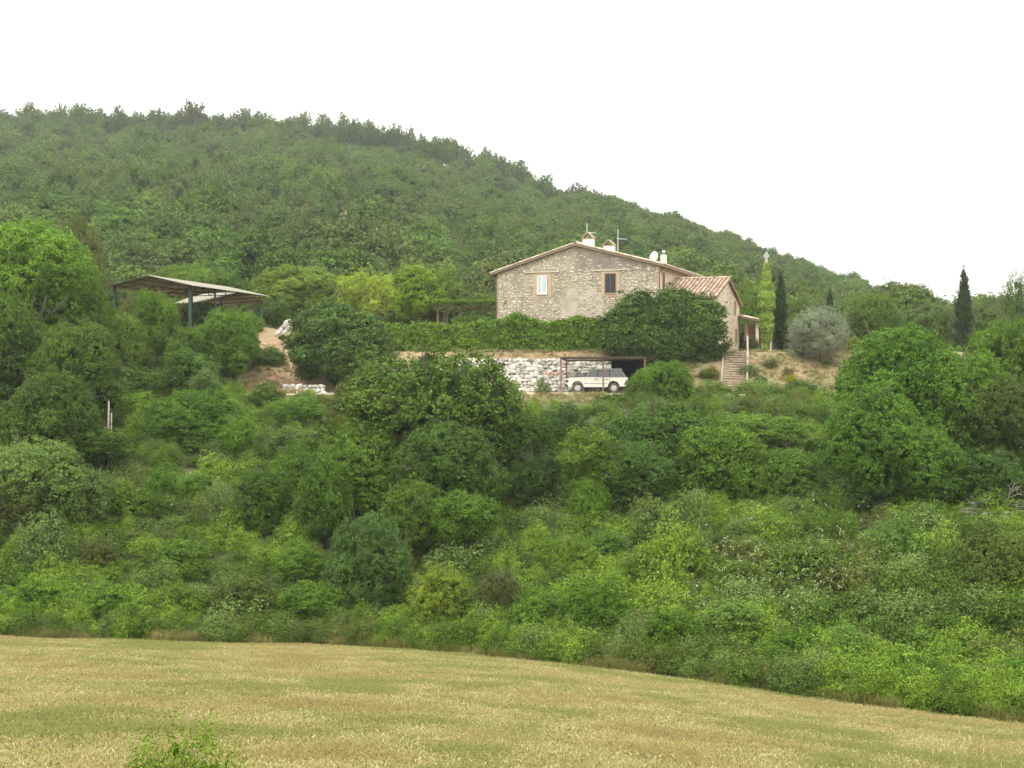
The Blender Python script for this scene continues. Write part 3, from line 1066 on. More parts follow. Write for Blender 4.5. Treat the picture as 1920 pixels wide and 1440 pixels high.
# wing
wing = MB()
zr_, zfe, zbe = zl(7.22), zl(5.62), zl(5.42)
b0, b1, bm_ = .25, 11.1, 5.5
WX = 4.35
poly = [(b0, zl(-.6)), (b1, zl(-.6)), (b1, zbe - .12), (bm_, zr_ - .16), (b0, zfe - .12)]
wing.prism(poly, 'x', WX - .4, WX)
wing.box(.02, WX - .4, b0, b0 + .4, zl(-.6), zfe - .12)
wing.box(.02, WX - .4, b1 - .4, b1, zl(-.6), zbe - .12)
wing.build('wing_wall', noise_mat('wing_stone', [(.46, .37, .26), (.60, .49, .36), (.54, .46, .36)], 1.6, .95, .03, 8), house)
mb, lvs = MB(), []
zz = zl(1.5)
while zz < zr_ - .2:
    b = b0 + .1
    while b < b1 - .1:
        w = rng.uniform(.14, .34)
        bb = b + w / 2
        top = zfe + (bb - b0) / (bm_ - b0) * (zr_ - zfe) if bb < bm_ else zbe + (b1 - bb) / (b1 - bm_) * (zr_ - zbe)
        b += w * rng.uniform(1., 1.5)
        if zz > top - .32 or rng.random() > .5 + mn.noise(Vector((bb * .5, zz * .5, 2))) * .8: continue
        if abs(bb - 8.9) < .5 and zl(4.1) < zz < zl(5.8): continue
        if bb > 7.8 and zz < zl(3.6): continue
        n0 = len(mb.v)
        dome(mb, bb, zz, w * .46, .065, rng.uniform(.02, .05), rng, rng.uniform(.1, .9), lvs, y=0)
        for q in range(n0, len(mb.v)):
            x, y, z_ = mb.v[q]; mb.v[q] = (WX - y, x, z_)
    zz += .16
o = mb.build('wing_wall_stones', M_WSTONE, house); lvset(o, lvs); o['kind'] = 'stuff'
# wing roof
e0, e1 = b0 - .45, b1 + .45
sf = (zr_ - zfe) / (bm_ - b0); sb = (zr_ - zbe) / (b1 - bm_)
mb = MB()
poly = [(e0, zfe - sf * .45), (bm_, zr_), (e1, zbe - sb * .45), (e1, zbe - sb * .45 - .12), (bm_, zr_ - .13), (e0, zfe - sf * .45 - .12)]
mb.prism(poly, 'x', .022, WX + .25)
wroof = mb.build('wing_roof', noise_mat('tile_channel_shade', [(.17, .115, .08), (.26, .18, .13)], 5, .95), house)  # slab darker than the tiles, painting shade into the channels between rows
for i in range(14):
    x = .18 + i * (WX + .02) / 13.2
    for (pt, pb) in (((x, bm_ - .03, zr_), (x, e0 - .05, zfe - sf * .5)), ((x, bm_ + .03, zr_), (x, e1 + .05, zbe - sb * .5))):
        mb, lvs = MB(), []
        tile_run(mb, lvs, pt, pb, (1, 0, 0), r=.12, step=.42, rng=rng, n=6, lift=.03)
        o = mb.build('tile_row', M_TILE, wroof); lvset(o, lvs)
for i in range(12):
    mb, lvs = MB(), []
    x = .05 + i * (WX + .22) / 12
    tile_run(mb, lvs, (x, bm_, zr_ + .07), (x + .40, bm_, zr_ + .09), (0, 1, 0), r=.17, step=.35, rng=rng)
    o = mb.build('ridge_tile', M_TILE, wroof); lvset(o, lvs)
MB().tube([(.05, e0 - .06, zfe - sf * .5 - .06), (WX + .1, e0 - .06, zfe - sf * .5 - .06)], .06, 6).build('wing_gutter', M_BROWN, house, True)
for (bw, z0, z1) in ((8.9, 4.41, 5.57), (9.4, 2.15, 3.25)):
    win = MB().box(WX + .002, WX + .03, bw - .28, bw + .28, zl(z0), zl(z1)).build('window', M_WOOD, house)
    f = MB()
    for s in (-1, 1): f.bar((WX + .04, bw + s * .31, zl(z0)), (WX + .04, bw + s * .31, zl(z1)), .06)
    f.bar((WX + .04, bw - .31, zl(z1)), (WX + .04, bw + .31, zl(z1)), .06)
    f.build('frame', M_BRICKTAN, win)
# porch
M_RED = noise_mat('reddish_plaster', [(.30, .17, .13), (.42, .26, .20)], 2, .95)
pb = MB()
pb.box(WX + .01, WX + 2.35, b1 + 2.6, b1 + 2.9, zl(1.0), zl(3.7))
pb.build('porch_wall', M_RED, house)
MB().box(WX + 1.95, WX + 2.3, b1 - .3, b1 + 2.59, zl(1.0), zl(3.62)).build('porch_wall', M_WHITE, house)['label'] = 'white end wall of the porch'
pr = MB()
v0, v1 = zl(4.30), zl(3.70)
pr.prism([(WX + .01, v0), (WX + 2.75, v1), (WX + 2.75, v1 + .14), (WX + .01, v0 + .14)], 'y', b1 - .75, b1 + 3.0)
prf = pr.build('porch_roof', M_UNDER, house)
mb, lvs = MB(), []
for i in range(12):
    tile_run(mb, lvs, (WX + .05, b1 - .65 + i * .31, v0 + .14), (WX + 2.78, b1 - .65 + i * .31, v1 + .14), (0, 1, 0), r=.15, rng=rng)
o = mb.build('porch_tiles', M_TILE_OLD, prf); lvset(o, lvs); o['kind'] = 'stuff'
for i in range(7):
    y = b1 - .65 + i * .55
    MB().bar((WX + .05, y, v0 - .06), (WX + 2.6, y, v1 - .05), .08, .1).build('rafter', M_WOOD, prf)
MB().box(WX + .62, WX + .80, b1 - .35, b1 - .17, zl(1.0), v0 - .2).build('porch_post', M_RED, house)
MB().box(WX + 1.45, WX + 1.68, b1 - .37, b1 - .15, zl(1.0), v0 - .42).build('porch_post', M_WHITE, house)
MB().tube([(WX + 2.1, b1 + 1.2, v1 + .1), (WX + 2.1, b1 + 1.2, v1 + .75)], .13, 8).build('porch_chimney', M_WHITE, house)
t_ = empty('green_panel', (W(1424, 661, 107)[0], 106.3, 1.25), .2, 'bright green plastic panel leaning against the white porch wall', 'panel')
MB().bar((.0, 0, 0), (-.35, .1, 1.05), .45, .06).build('panel', noise_mat('green_plastic', [(.05, .38, .10), (.08, .46, .14)], 3, .4), t_)

# ------------------------------------------------------------------ pergola left of the house
per = empty('pergola', (*W(895, 0, 106)[:2], 1.3), -.1, 'vine-topped wooden pergola against the left corner of the farmhouse', 'pergola')
p0x, p1x = -3.6, 1.9
for x, y in ((-3.3, 0), (-1.4, 0), (1.6, -.1), (-3.2, 2.6), (-1.9, 2.6), (.3, 2.6)):
    MB().box(x - .07, x + .07, y - .07, y + .07, -.1, 3.62).build('post', M_WOOD if x < -1 or y > 1 else BARK_PALE, per)
for y in (-.05, 2.6):
    MB().bar((p0x, y, 3.7), (p1x, y, 3.78), .12, .2).build('beam', M_WOOD, per)
for i in range(8):
    x = p0x + .2 + i * .72
    MB().bar((x, -.4, 3.9), (x, 3.0, 3.9), .08, .12).build('rafter', M_WOOD, per)
rngn = RS(12)
P = np.stack([rngn.uniform(p0x - .2, p1x + .2, 5200), rngn.uniform(-.5, 3.1, 5200), 4.08 + np.abs(rngn.randn(5200)) * .14], 1)
hang = rngn.rand(5200) < .12
P[hang, 2] -= rngn.uniform(.1, .8, hang.sum()); P[hang, 1] = rngn.uniform(-.55, -.2, hang.sum())
me = kites('vine', P, unit(rngn.randn(5200, 3) * .6 + [0, 0, 1]), rngn.uniform(.12, .24, 5200), np.clip(rngn.rand(5200), 0, 1), [LEAF['bright']], rngn)
link('vine', me, per).color = (.8, .8, .8, 1)
tb = empty('garden_table', (*W(895, 0, 108)[:2], 1.3), -.1, 'dark narrow table standing under the pergola', 'table')
MB().box(-1.1, 1.1, -.4, .4, .98, 1.03).build('tabletop', M_IRON, tb)
for x in (-1, 1):
    for y in (-.3, .3): MB().bar((x, y, 0), (x, y, .98), .05).build('leg', M_IRON, tb)

# ------------------------------------------------------------------ stones
def rock_mesh(seed, sub=1):
    bm = bmesh.new()
    bmesh.ops.create_icosphere(bm, subdivisions=sub, radius=.5)
    rg = random.Random(seed)
    for v in bm.verts:
        n = mn.noise(v.co * 2.3 + Vector((seed * 3.7, 0, 0)))
        v.co *= 1 + n * .6 + rg.uniform(-.14, .14)
        v.co.x = max(-.46, min(.46, v.co.x)); v.co.z = max(-.43, min(.43, v.co.z)); v.co.y = max(-.45, min(.45, v.co.y))
    me = bpy.data.meshes.new('stone'); bm.to_mesh(me); bm.free()
    me.materials.append(M_ROCK)
    at = me.attributes.new('lv', 'FLOAT', 'FACE'); at.data.foreach_set('value', [.5] * len(me.polygons))
    return me


M_ROCK = lv_mat('white_limestone', (.22, .20, .16), (.50, .475, .42), objrand=.8, nscale=7)
ROCKS = [rock_mesh(s) for s in range(7)]


def rubble(label, name, spots, kname='stone'):
    e = empty(name, spots[0][0], 0, label, 'stone wall')
    b = Vector(spots[0][0])
    for (p, s, r) in spots:
        q = bpy.data.objects.new(kname, ROCKS[rng.randrange(7)])
        q.location = Vector(p) - b; q.scale = s; q.rotation_euler = r
        q.parent = e
        COL.objects.link(q)
    return e


def bank_spots(x0, x1, ya, yb, za, zb, d, keep=None, jz=.05):
    out = []
    rows = max(2, int(round((zb - za) / (d * .68))))
    for j in range(rows):
        t = (j + .5) / rows
        x = x0 + rng.uniform(0, d * .4)
        while x < x1:
            s = d * rng.uniform(.75, 1.5)
            X = x + s / 2
            x += s * .93
            if keep and not keep(X, t): continue
            out.append(((X, ya + (yb - ya) * t + rng.uniform(-.1, .1) - .12, za + (zb - za) * t + rng.uniform(-jz, jz)), (s * 1.4, d * rng.uniform(1.3, 1.7), d * rng.uniform(1.0, 1.35)), (rng.uniform(-.6, .6), rng.uniform(-.45, .45), rng.uniform(-.9, .9))))
    return out


sp = bank_spots(-4.4, 8.9, 95.1, 96.05, -1.78, -.55, .37) + bank_spots(-4.4, 8.4, 96.4, 97.42, -.5, .66, .37, keep=lambda X, t: not (X > 4.6 and t > .98 - (X - 4.6) * .16))
print('rubble stones', len(sp))
rubble('long two-tiered dry bank of pale limestone rubble behind the carport', 'rubble_bank', sp)
small = []
for (ya, yb, za, zb) in ((95.22, 96.2, -1.8, -.5), (96.5, 97.5, -.5, .64)):
    for _ in range(620):
        t = rng.random(); x = rng.uniform(-4.5, 8.7)
        small.append((x, ya + (yb - ya) * t - .05, za + (zb - za) * t))
mb = MB()
for (x, y, z) in small:
    me_ = ROCKS[rng.randrange(7)]
    q_ = rng.uniform(.14, .26); rot_ = Matrix.Rotation(rng.uniform(0, 6), 3, 'Z') @ Matrix.Rotation(rng.uniform(-.5, .5), 3, 'X')
    mb.add([rot_ @ (Vector(v.co) * q_ * 1.1) + Vector((x, y - .06, z)) for v in me_.vertices], [tuple(p.vertices) for p in me_.polygons])
bank_e = [o for o in bpy.data.objects if o.name.startswith('rubble_bank')][0]
bl = Vector(bank_e.location)
mb.v = [(v[0] - bl.x, v[1] - bl.y, v[2] - bl.z) for v in mb.v]
o = mb.build('small_stones', M_ROCK, bank_e); o['kind'] = 'stuff'
lvset(o, [v for _ in small for v in [rng.uniform(.1, .9)] * len(ROCKS[0].polygons)])
sp = bank_spots(-16.4, -13.4, 89.7, 91.4, -2.0, -1.2, .38)
rubble('small heap of pale rubble at the foot of the dark round tree', 'rubble_heap', sp)
sp = []
for (px, py, Y, s) in ((524, 622, 100, .55), (530, 615, 100.4, .6), (536, 609, 100.8, .7), (541, 604, 101, .55), (533, 624, 99.6, .5), (540, 617, 99.8, .55), (545, 612, 100, .4), (520, 626, 99.9, .45)):
    sp.append((W(px, py, Y), (s * 1.5, s, s * .9), (0, rng.uniform(-.9, -.3), rng.uniform(-.4, .4))))
rubble('line of white boulders climbing beside the red earth bank', 'boulder_line', sp, 'boulder')
sp = []
for k in range(16):
    px = 792 + k * 5; Y = 105
    sp.append(((W(px, 0, Y)[0], Y + rng.uniform(-.1, .1), 1.35 + rng.uniform(0, .35) + .15 * (k % 2)), (.45, .35, .3), (0, 0, rng.uniform(-.5, .5))))
rubble('low grey stone garden wall in front of the pergola', 'garden_wall', sp)
for (px, py, Y, s) in ((511, 649, 97.5, .38), (497, 630, 100, .22), (493, 634, 100, .2), (486, 627, 101, .2)):
    X = W(px, py, Y)[0]
    o = link('boulder', ROCKS[int(px) % 7], None, (X, Y, Hs(X, Y) + s * .2), .4, (s * 1.6, s, s))
    tag(o, {511: 'largest pale boulder lying low on the red earth slope', 497: 'small pale stone in the middle of the red earth slope', 493: 'small pale stone left of centre on the red earth slope', 486: 'small pale stone highest on the red earth slope'}[px], 'boulder')

# ------------------------------------------------------------------ stair
M_STEP = lv_mat('stair_brick', (.12, .08, .055), (.50, .41, .31), nscale=5)
st = empty('garden_stair', (16.05, 92.6, -1.8), math.radians(-11), 'steep brick and stone garden stair climbing the dry grass bank', 'stairs')
NS = 17
for i in range(NS):
    o = MB()
    z1 = (i + 1) * 3.05 / NS
    y = i * 6.0 / NS
    o.box(-.76 + rng.uniform(-.03, .03), .76 + rng.uniform(-.03, .03), y, y + 6.0 / NS + .02, z1 - .55, z1 - .045)
    q = o.build('step', M_STEP, st); lvset(q, [.25] * 6)
    for k in range(5):
        x0 = -.74 + k * .297
        mb = MB().box(x0 + .01, x0 + .285, y - .03, y + 6.0 / NS - .04, z1 - .043, z1 + rng.uniform(-.005, .012))
        t_ = mb.build('tread_brick', M_STEP, q); lvset(t_, [rng.uniform(.3, 1)] * 6)
for (s, z0_, z1_, y0_, y1_) in ((-1, .45, .25, 1.0, 5.6), (1, .5, 1.2, 1.1, 6.4)):
    r = MB()
    zz0 = y0_ / 6 * 3.05; zz1 = min(3.05, y1_ / 6 * 3.05)
    r.tube([(s * .92, y0_, zz0 + z0_ * .6), (s * .93 + .02, (y0_ + y1_) / 2, (zz0 + zz1) / 2 + z0_ + .05), (s * .9, y1_, zz1 + z1_)], .075, 6)
    rl = r.build('handrail', BARK_PALE, st, True)
    for t in (.02, .5, .97):
        y = y0_ + (y1_ - y0_) * t
        zz = min(3.05, y / 6 * 3.05)
        MB().tube([(s * .93, y, zz - .5), (s * .93, y, zz + z0_ * .6 + (z1_ - z0_ * .6) * t - .02)], .05, 6).build('rail_post', BARK_PALE, st)

# ------------------------------------------------------------------ carport and car
M_RUST = noise_mat('rusty_steel', [(.12, .06, .045), (.20, .11, .085), (.10, .07, .06)], 4, .75)
M_SHEET = noise_mat('dark_sheet', [(.06, .065, .065), (.10, .105, .10)], 2, .6)
M_NET = noise_mat('shade_net', [(.008, .014, .012), (.018, .03, .024)], 3, .95)
cp = empty('carport', (3.5, 91.5, -1.8), 0, 'open rusty steel carport with flat dark roof in front of the rubble bank', 'carport')
fr = [(0, 0), (3.02, 0), (5.98, -.1)]
bk = [(.56, 4.0), (3.3, 4.0), (6.2, 3.9)]
for x, y in fr: MB().box(x - .055, x + .055, y - .055, y + .055, -.05, 2.5).build('post', M_RUST, cp)
for x, y in bk: MB().box(x - .055, x + .055, y - .055, y + .055, -.05, 2.38).build('post', M_RUST, cp)
rf = MB()
rf.add([(-.12, -.2, 2.56), (6.1, -.3, 2.56), (6.32, 4.2, 2.44), (.42, 4.2, 2.44), (-.12, -.2, 2.60), (6.1, -.3, 2.60), (6.32, 4.2, 2.48), (.42, 4.2, 2.48)],
       [(0, 1, 2, 3), (4, 5, 6, 7), (0, 1, 5, 4), (1, 2, 6, 5), (2, 3, 7, 6), (3, 0, 4, 7)])
rfo = rf.build('roof', M_SHEET, cp)
for i in range(20):
    x = -.05 + i * .315
    MB().bar((x, -.25, 2.615), (x + .3 * (1 - i / 20) * 1.6, 4.15, 2.495), .05, .03).build('roof_rib', M_SHEET, rfo)
for a, b in ((fr[0], fr[1]), (fr[1], fr[2])): MB().bar((a[0], a[1], 2.49), (b[0], b[1], 2.49), .07, .1).build('beam', M_RUST, cp)
for a, b in ((bk[0], bk[1]), (bk[1], bk[2])): MB().bar((a[0], a[1], 2.37), (b[0], b[1], 2.37), .07, .1).build('beam', M_RUST, cp)
for a, b in zip(fr, bk): MB().bar((a[0], a[1], 2.48), (b[0], b[1], 2.37), .07, .1).build('beam', M_RUST, cp)
n_ = MB()
for i in range(16):
    x0 = 3.9 + i * .15; x1 = x0 + .15
    yo = 3.85 + .05 * math.sin(i * 1.7); y1_ = 3.85 + .05 * math.sin((i + 1) * 1.7)
    n_.add([(x0, yo, .0), (x1, y1_, .0), (x1, y1_, 2.36), (x0, yo, 2.36), (x0, yo + .02, .0), (x1, y1_ + .02, .0), (x1, y1_ + .02, 2.36), (x0, yo + .02, 2.36)], [(0, 1, 2, 3), (7, 6, 5, 4)])
n_.build('back_screen', M_NET, cp)
n_ = MB(); n_.box(6.02, 6.05, .1, 3.8, 0.1, 2.36); n_.build('side_screen', M_NET, cp)

# car: boxy estate off-roader seen from its left side, nose to the left
M_PAINT = noise_mat('cream_paint', [(.72, .70, .62), (.78, .765, .69)], 1.2, .35, spec=.5)
M_RUBBER = noise_mat('rubber', [(.06, .055, .05), (.14, .13, .11)], 6, .9)
M_RIM = noise_mat('wheel_rim', [(.42, .41, .38), (.58, .56, .52)], 5, .5)
M_CGLASS, _t, _p = new_mat('car_glass')
_p.inputs['Base Color'].default_value = (.045, .06, .06, 1); _p.inputs['Roughness'].default_value = .12; _p.inputs['Specular IOR Level'].default_value = .8
M_TRIM = noise_mat('black_trim', [(.02, .02, .02), (.04, .04, .04)], 6, .6)
car = empty('parked_car', (5.85 + .35, 93.2, -1.8), math.radians(-3), 'cream boxy off-road estate car parked nose left under the carport', 'car')
LEN, WID = 4.45, 1.76
x0c, x1c = -LEN / 2, LEN / 2
body = MB()
def arch(cx, r, z0, n=9):
    return [(cx + r * math.cos(math.pi - math.pi * k / (n - 1)) if False else cx - r * math.cos(math.pi * k / (n - 1)), z0 + r * math.sin(math.pi * k / (n - 1))) for k in range(n)]
fw, rw, ra, sz = x0c + .80, x1c - 1.05, .43, .42
prof = [(x0c + .03, .48)] + [(fw - ra - .02, .44)] + arch(fw, ra, .44) + [(fw + ra + .02, .42), (rw - ra - .02, .42)] + arch(rw, ra, .44) + [(rw + ra + .02, .46), (x1c - .02, .50), (x1c, .78), (x1c - .02, 1.12), (x0c + 1.25, 1.15), (x0c + .25, 1.10), (x0c + .05, 1.04), (x0c, .85)]
body.prism(prof, 'y', -WID / 2, WID / 2)
bo = body.build('body', M_PAINT, car, bevel=.03)
gh = MB()   # greenhouse
def frus(mb, zb, zt, xb0, xb1, xt0, xt1, wb, wt):
    vs = [(xb0, -wb, zb), (xb1, -wb, zb), (xb1, wb, zb), (xb0, wb, zb), (xt0, -wt, zt), (xt1, -wt, zt), (xt1, wt, zt), (xt0, wt, zt)]
    mb.add(vs, [(0, 3, 2, 1), (4, 5, 6, 7), (0, 1, 5, 4), (1, 2, 6, 5), (2, 3, 7, 6), (3, 0, 4, 7)])
GB, GT = 1.12, 1.68
frus(gh, GB, GT, x0c + 1.32, x1c - .10, x0c + 1.78, x1c - .48, WID / 2 - .03, WID / 2 - .16)
gh.build('cabin', noise_mat('cabin_grey', [(.20, .21, .20), (.28, .28, .27)], 3, .6), car, bevel=.02)
rfm = MB(); frus(rfm, GT, GT + .08, x0c + 1.72, x1c - .42, x0c + 1.80, x1c - .50, WID / 2 - .14, WID / 2 - .22)
rfm.build('car_roof', noise_mat('roof_paint', [(.58, .57, .52), (.66, .64, .58)], 2, .4), car, bevel=.02)
def side_pt(x, t, s, off):
    """point on the slanted cabin side: t 0 bottom .. 1 top"""
    w = (WID / 2 - .03) * (1 - t) + (WID / 2 - .16) * t + off
    return (x, s * w, GB + (GT - GB) * t)
for s in (-1, 1):
    for (xb0, xb1, xt0, xt1, lab) in ((x0c + 1.46, x0c + 2.22, x0c + 1.88, x0c + 2.22, 0), (x0c + 2.36, x0c + 3.02, x0c + 2.36, x0c + 3.02, 0), (x0c + 3.12, x1c - .28, x0c + 3.12, x1c - .56, 0)):
        g = MB()
        vs = [side_pt(xb0, .06, s, .002), side_pt(xb1, .06, s, .002), side_pt(xt1, .92, s, .002), side_pt(xt0, .92, s, .002)]
        vs2 = [(x, y + s * .012, z) for x, y, z in vs]
        g.add(vs + vs2, [(0, 1, 2, 3), (7, 6, 5, 4), (0, 4, 5, 1), (1, 5, 6, 2), (2, 6, 7, 3), (3, 7, 4, 0)])
        g.build('window', M_CGLASS, car)
    for (xa, xb_) in ((x0c + 2.24, x0c + 2.24), (x0c + 3.07, x0c + 3.07)):
        MB().bar(side_pt(xa + .04, .02, s, .012), side_pt(xb_ + .04, .98, s, .012), .06, .02).build('pillar', M_TRIM, car)
    for xd in (x0c + 1.36, x0c + 2.28, x0c + 3.08):
        MB().box(xd, xd + .012, s * WID / 2 - .004 if s > 0 else -WID / 2 - .004, s * WID / 2 + .004 if s > 0 else -WID / 2 + .004, .50, 1.11).build('door_gap', M_TRIM, bo)
    for xh in (x0c + 2.04, x0c + 2.80):
        MB().box(xh, xh + .16, s * (WID / 2 + .02) - .015, s * (WID / 2 + .02) + .015, .96, 1.0).build('door_handle', M_TRIM, car)
    MB().box(fw + ra + .05, rw - ra - .05, s * (WID / 2 + .005) - .006, s * (WID / 2 + .005) + .006, .66, .69).build('side_moulding', M_TRIM, car)
    MB().box(x1c - .19, x1c - .03, s * (WID / 2 + .004) - .006, s * (WID / 2 + .004) + .006, .70, .92).build('tail_lamp', noise_mat('tail_red', [(.10, .02, .015), (.18, .04, .02)], 5, .3), car)
    MB().box(x0c - .006, x0c + .12, s * (WID / 2 - .12) - .13, s * (WID / 2 - .12) + .125, .76, .94).build('headlight', M_CGLASS, car)
    MB().box(x0c + .02, x0c + .14, s * (WID / 2 + .004) - .006, s * (WID / 2 + .004) + .006, .78, .92).build('indicator', M_TRIM, car)
wsv = [(x0c + 1.37, -WID / 2 + .10, GB + .05), (x0c + 1.37, WID / 2 - .10, GB + .05), (x0c + 1.74, WID / 2 - .22, GT - .05), (x0c + 1.74, -WID / 2 + .22, GT - .05)]
wsv2 = [(x - .02, y, z + .012) for x, y, z in wsv]
MB().add(wsv + wsv2, [(0, 1, 2, 3), (7, 6, 5, 4), (0, 4, 5, 1), (1, 5, 6, 2), (2, 6, 7, 3), (3, 7, 4, 0)]).build('windscreen', M_CGLASS, car)
MB().box(x0c - .10, x0c + .10, -WID / 2 - .02, WID / 2 + .02, .46, .62).build('bumper', M_TRIM, car, bevel=.02)
MB().box(x1c - .10, x1c + .10, -WID / 2 - .02, WID / 2 + .02, .48, .64).build('bumper', M_TRIM, car, bevel=.02)
MB().box(x0c - .012, x0c + .01, -.5, .5, .74, .95).build('grille', M_TRIM, car)
MB().box(x0c + .5, x1c - .2, -WID / 2 + .15, WID / 2 - .15, .30, .45).build('underbody', M_TRIM, car)
for cxw in (fw, rw):
    for s in (-1, 1):
        yw = s * (WID / 2 - .12)
        t = MB()
        prof_ = [(-.11, .22), (-.11, .35), (-.08, .37), (.08, .37), (.11, .35), (.11, .22)]
        vs, fs = [], []
        for k in range(20):
            a = 2 * math.pi * k / 20
            for (yy, r) in prof_: vs.append((r * math.cos(a), yy, r * math.sin(a)))
        for k in range(20):
            for j in range(6):
                fs.append((k * 6 + j, k * 6 + (j + 1) % 6, ((k + 1) % 20) * 6 + (j + 1) % 6, ((k + 1) % 20) * 6 + j))
        t.add(vs, fs)
        wl = empty('wheel', (cxw, yw, .37)); wl.parent = car
        t.build('tyre', M_RUBBER, wl, True)
        rr_ = MB()
        rr_.tube([(0, s * .06, 0), (0, s * .085, 0)], [.235, .20], 16)
        for k in range(3):
            a = k * 2.094
            rr_.tube([(.115 * math.cos(a), s * .086, .115 * math.sin(a)), (.115 * math.cos(a), s * .105, .115 * math.sin(a))], [.06, .045], 8)
        rr_.tube([(0, s * .086, 0), (0, s * .12, 0)], [.06, .05], 8)
        rr_.build('rim', M_RIM, wl)

# bricks piled by the car nose
rk = empty('flower_pot', W(1028, 0, 96.2)[:2] + (-.62,), 0, 'small row of terracotta pots on the ledge of the rubble bank', 'pots')
M_TERRA = noise_mat('terracotta', [(.40, .20, .12), (.52, .30, .19)], 5, .9)
for k in range(3):
    MB().tube([(k * .34, -.35, 0), (k * .34, -.35, .32)], [.10, .15], 9).build('pot', M_TERRA, rk, True)

# ------------------------------------------------------------------ sheds on the left
M_GREENP = noise_mat('green_steel', [(.022, .06, .035), (.035, .09, .05)], 3, .6)
M_CORR = noise_mat('fibre_cement', [(.14, .13, .10), (.21, .20, .15), (.17, .145, .105)], 1.4, .9, stretch=(1, 1, 1))
M_CORRU = noise_mat('sheet_underside', [(.44, .32, .22), (.56, .42, .30)], 1.2, .95)


def shed(name, label, org, ang, width, length, zeave, rise, zbase, posts, oh=.7, thin=.10, truss=True, zb2=None):
    """local x: across the span, local y: along the ridge; origin at the near right post"""
    e = empty(name, (org[0], org[1], zbase), ang, label, 'open shed')
    h = zeave - zbase
    hr = h + rise
    cx = -width / 2
    sl = rise / (width / 2)
    for i in range(posts):
        y = length * i / (posts - 1)
        wd = .09 if i == 0 else .06
        for x in (0, -width):
            gz = Hs(*(Matrix.Rotation(ang, 3, 'Z') @ Vector((x, y, 0)) + Vector((org[0], org[1], 0))).xy[:]) - zbase
            MB().box(x - wd, x + wd, y - wd, y + wd, min(-.2, gz - .2), h).build('post', M_GREENP, e)
        if truss:
            t = MB()
            t.bar((0, y, h - .02), (-width, y, h - .02), .05, .06)
            t.bar((0, y, h), (cx, y, hr - .06), .05, .06); t.bar((-width, y, h), (cx, y, hr - .06), .05, .06)
            for q in (-.25, -.5, -.75):
                zz = h + (hr - h) * (1 - abs(q + .5) / .5) - .05
                t.bar((width * q, y, h), (width * q, y, zz), .05)
            t.bar((width * -.25, y, h), (cx, y, hr - .1), .04); t.bar((width * -.75, y, h), (cx, y, hr - .1), .04)
            t.build('truss', M_GREENP, e)
    for q in (0, -.17, -.34, -.66, -.83, -1):
        x = q * width
        zz = h + rise * (1 - abs(q + .5) / .5)
        MB().bar((x, -oh, zz), (x, length + oh, zz), .05, .06).build('purlin', M_GREENP, e)
    # corrugated sheets, one part per sheet
    y = -oh - .05
    ns = int(round((length + 2 * oh) / 1.05)); dy = (length + 2 * oh + .1) / ns
    for k in range(ns):
        for s in (-1, 1):
            vs, fs = [], []
            nn = 9
            for j in range(nn):
                yy = y + dy * j / (nn - 1) + (0 if j else 0)
                w_ = .025 * math.sin(j * math.pi * 1.0) + (.022 if j % 2 else -.0)
                for (xx, zz) in ((cx + s * .0, hr + .05), (cx + s * (width / 2 + oh), hr + .05 - sl * (width / 2 + oh))):
                    vs.append((xx, yy, zz + w_ + rng.uniform(-.004, .004)))
            n = len(vs)
            vs += [(a, b, c - .02) for a, b, c in vs]
            fs = [(2 * j, 2 * j + 1, 2 * j + 3, 2 * j + 2) for j in range(nn - 1)] + [(n + 2 * j, n + 2 * j + 2, n + 2 * j + 3, n + 2 * j + 1) for j in range(nn - 1)]
            fs += [(2 * j + 1, n + 2 * j + 1, n + 2 * j + 3, 2 * j + 3) for j in range(nn - 1)] + [(2 * j, 2 * j + 2, n + 2 * j + 2, n + 2 * j) for j in range(nn - 1)] + [(0, n, n + 1, 1), (2 * nn - 2, 2 * nn - 1, n + 2 * nn - 1, n + 2 * nn - 2)]
            me = bpy.data.meshes.new('roof_sheet')
            me.from_pydata(vs, [], fs); me.materials.append(M_CORR); me.materials.append(M_CORRU)
            mi = [0] * (nn - 1) + [1] * (nn - 1) + [0] * (len(fs) - 2 * (nn - 1))
            me.polygons.foreach_set('material_index', mi)
            link('roof_sheet', me, e)
        y += dy
    return e


angA = -math.atan2(2.65, 12.6)
shed('open_shed', 'large open shed on green steel posts with pale corrugated gable roof', (-23.9, 95.0), angA, 6.1, 12.9, 6.16, .68, 3.35, 4)
shed('open_shed', 'smaller open shed with sagging pale roof behind the large one', (-21.6, 110.2), math.radians(44), 3.9, 7.0, 5.75, .75, 3.35, 3, oh=.4, truss=False)

# ------------------------------------------------------------------ pole with climbing vine, cable, stakes
pv = empty('vine_covered_pole', (W(1437, 0, 104)[0], 104, 1.25), 0, 'tall concrete pole almost hidden by yellow-green ivy, right of the porch', 'pole')
MB().tube([(0, 0, -.3), (0, 0, 4.5), (.0, 0, 8.2)], [.2, .16, .12], 8).build('pole', noise_mat('concrete_pole', [(.20, .195, .18), (.30, .29, .27)], 4, .95), pv, True)
ib = MB(); ib.box(-.22, .22, -.05, .05, 7.75, 7.83); ib.tube([(-.18, 0, 7.83), (-.18, 0, 7.98)], .05, 6); ib.tube([(.18, 0, 7.83), (.18, 0, 7.98)], .05, 6)
ib.build('crossarm', M_ALU, pv)
rngn = RS(77)
n = 12000
zz = rngn.rand(n) ** .85 * 7.0 + .25
prof_r = np.interp(zz, [0, 1.0, 2.2, 4.0, 5.3, 6.3, 7.3], [.22, .40, .56, .68, .56, .36, .15])
prof_r *= 1 + .18 * np.sin(zz * 5 + 1) * np.sin(zz * 2.3)
an = rngn.uniform(0, 2 * np.pi, n)
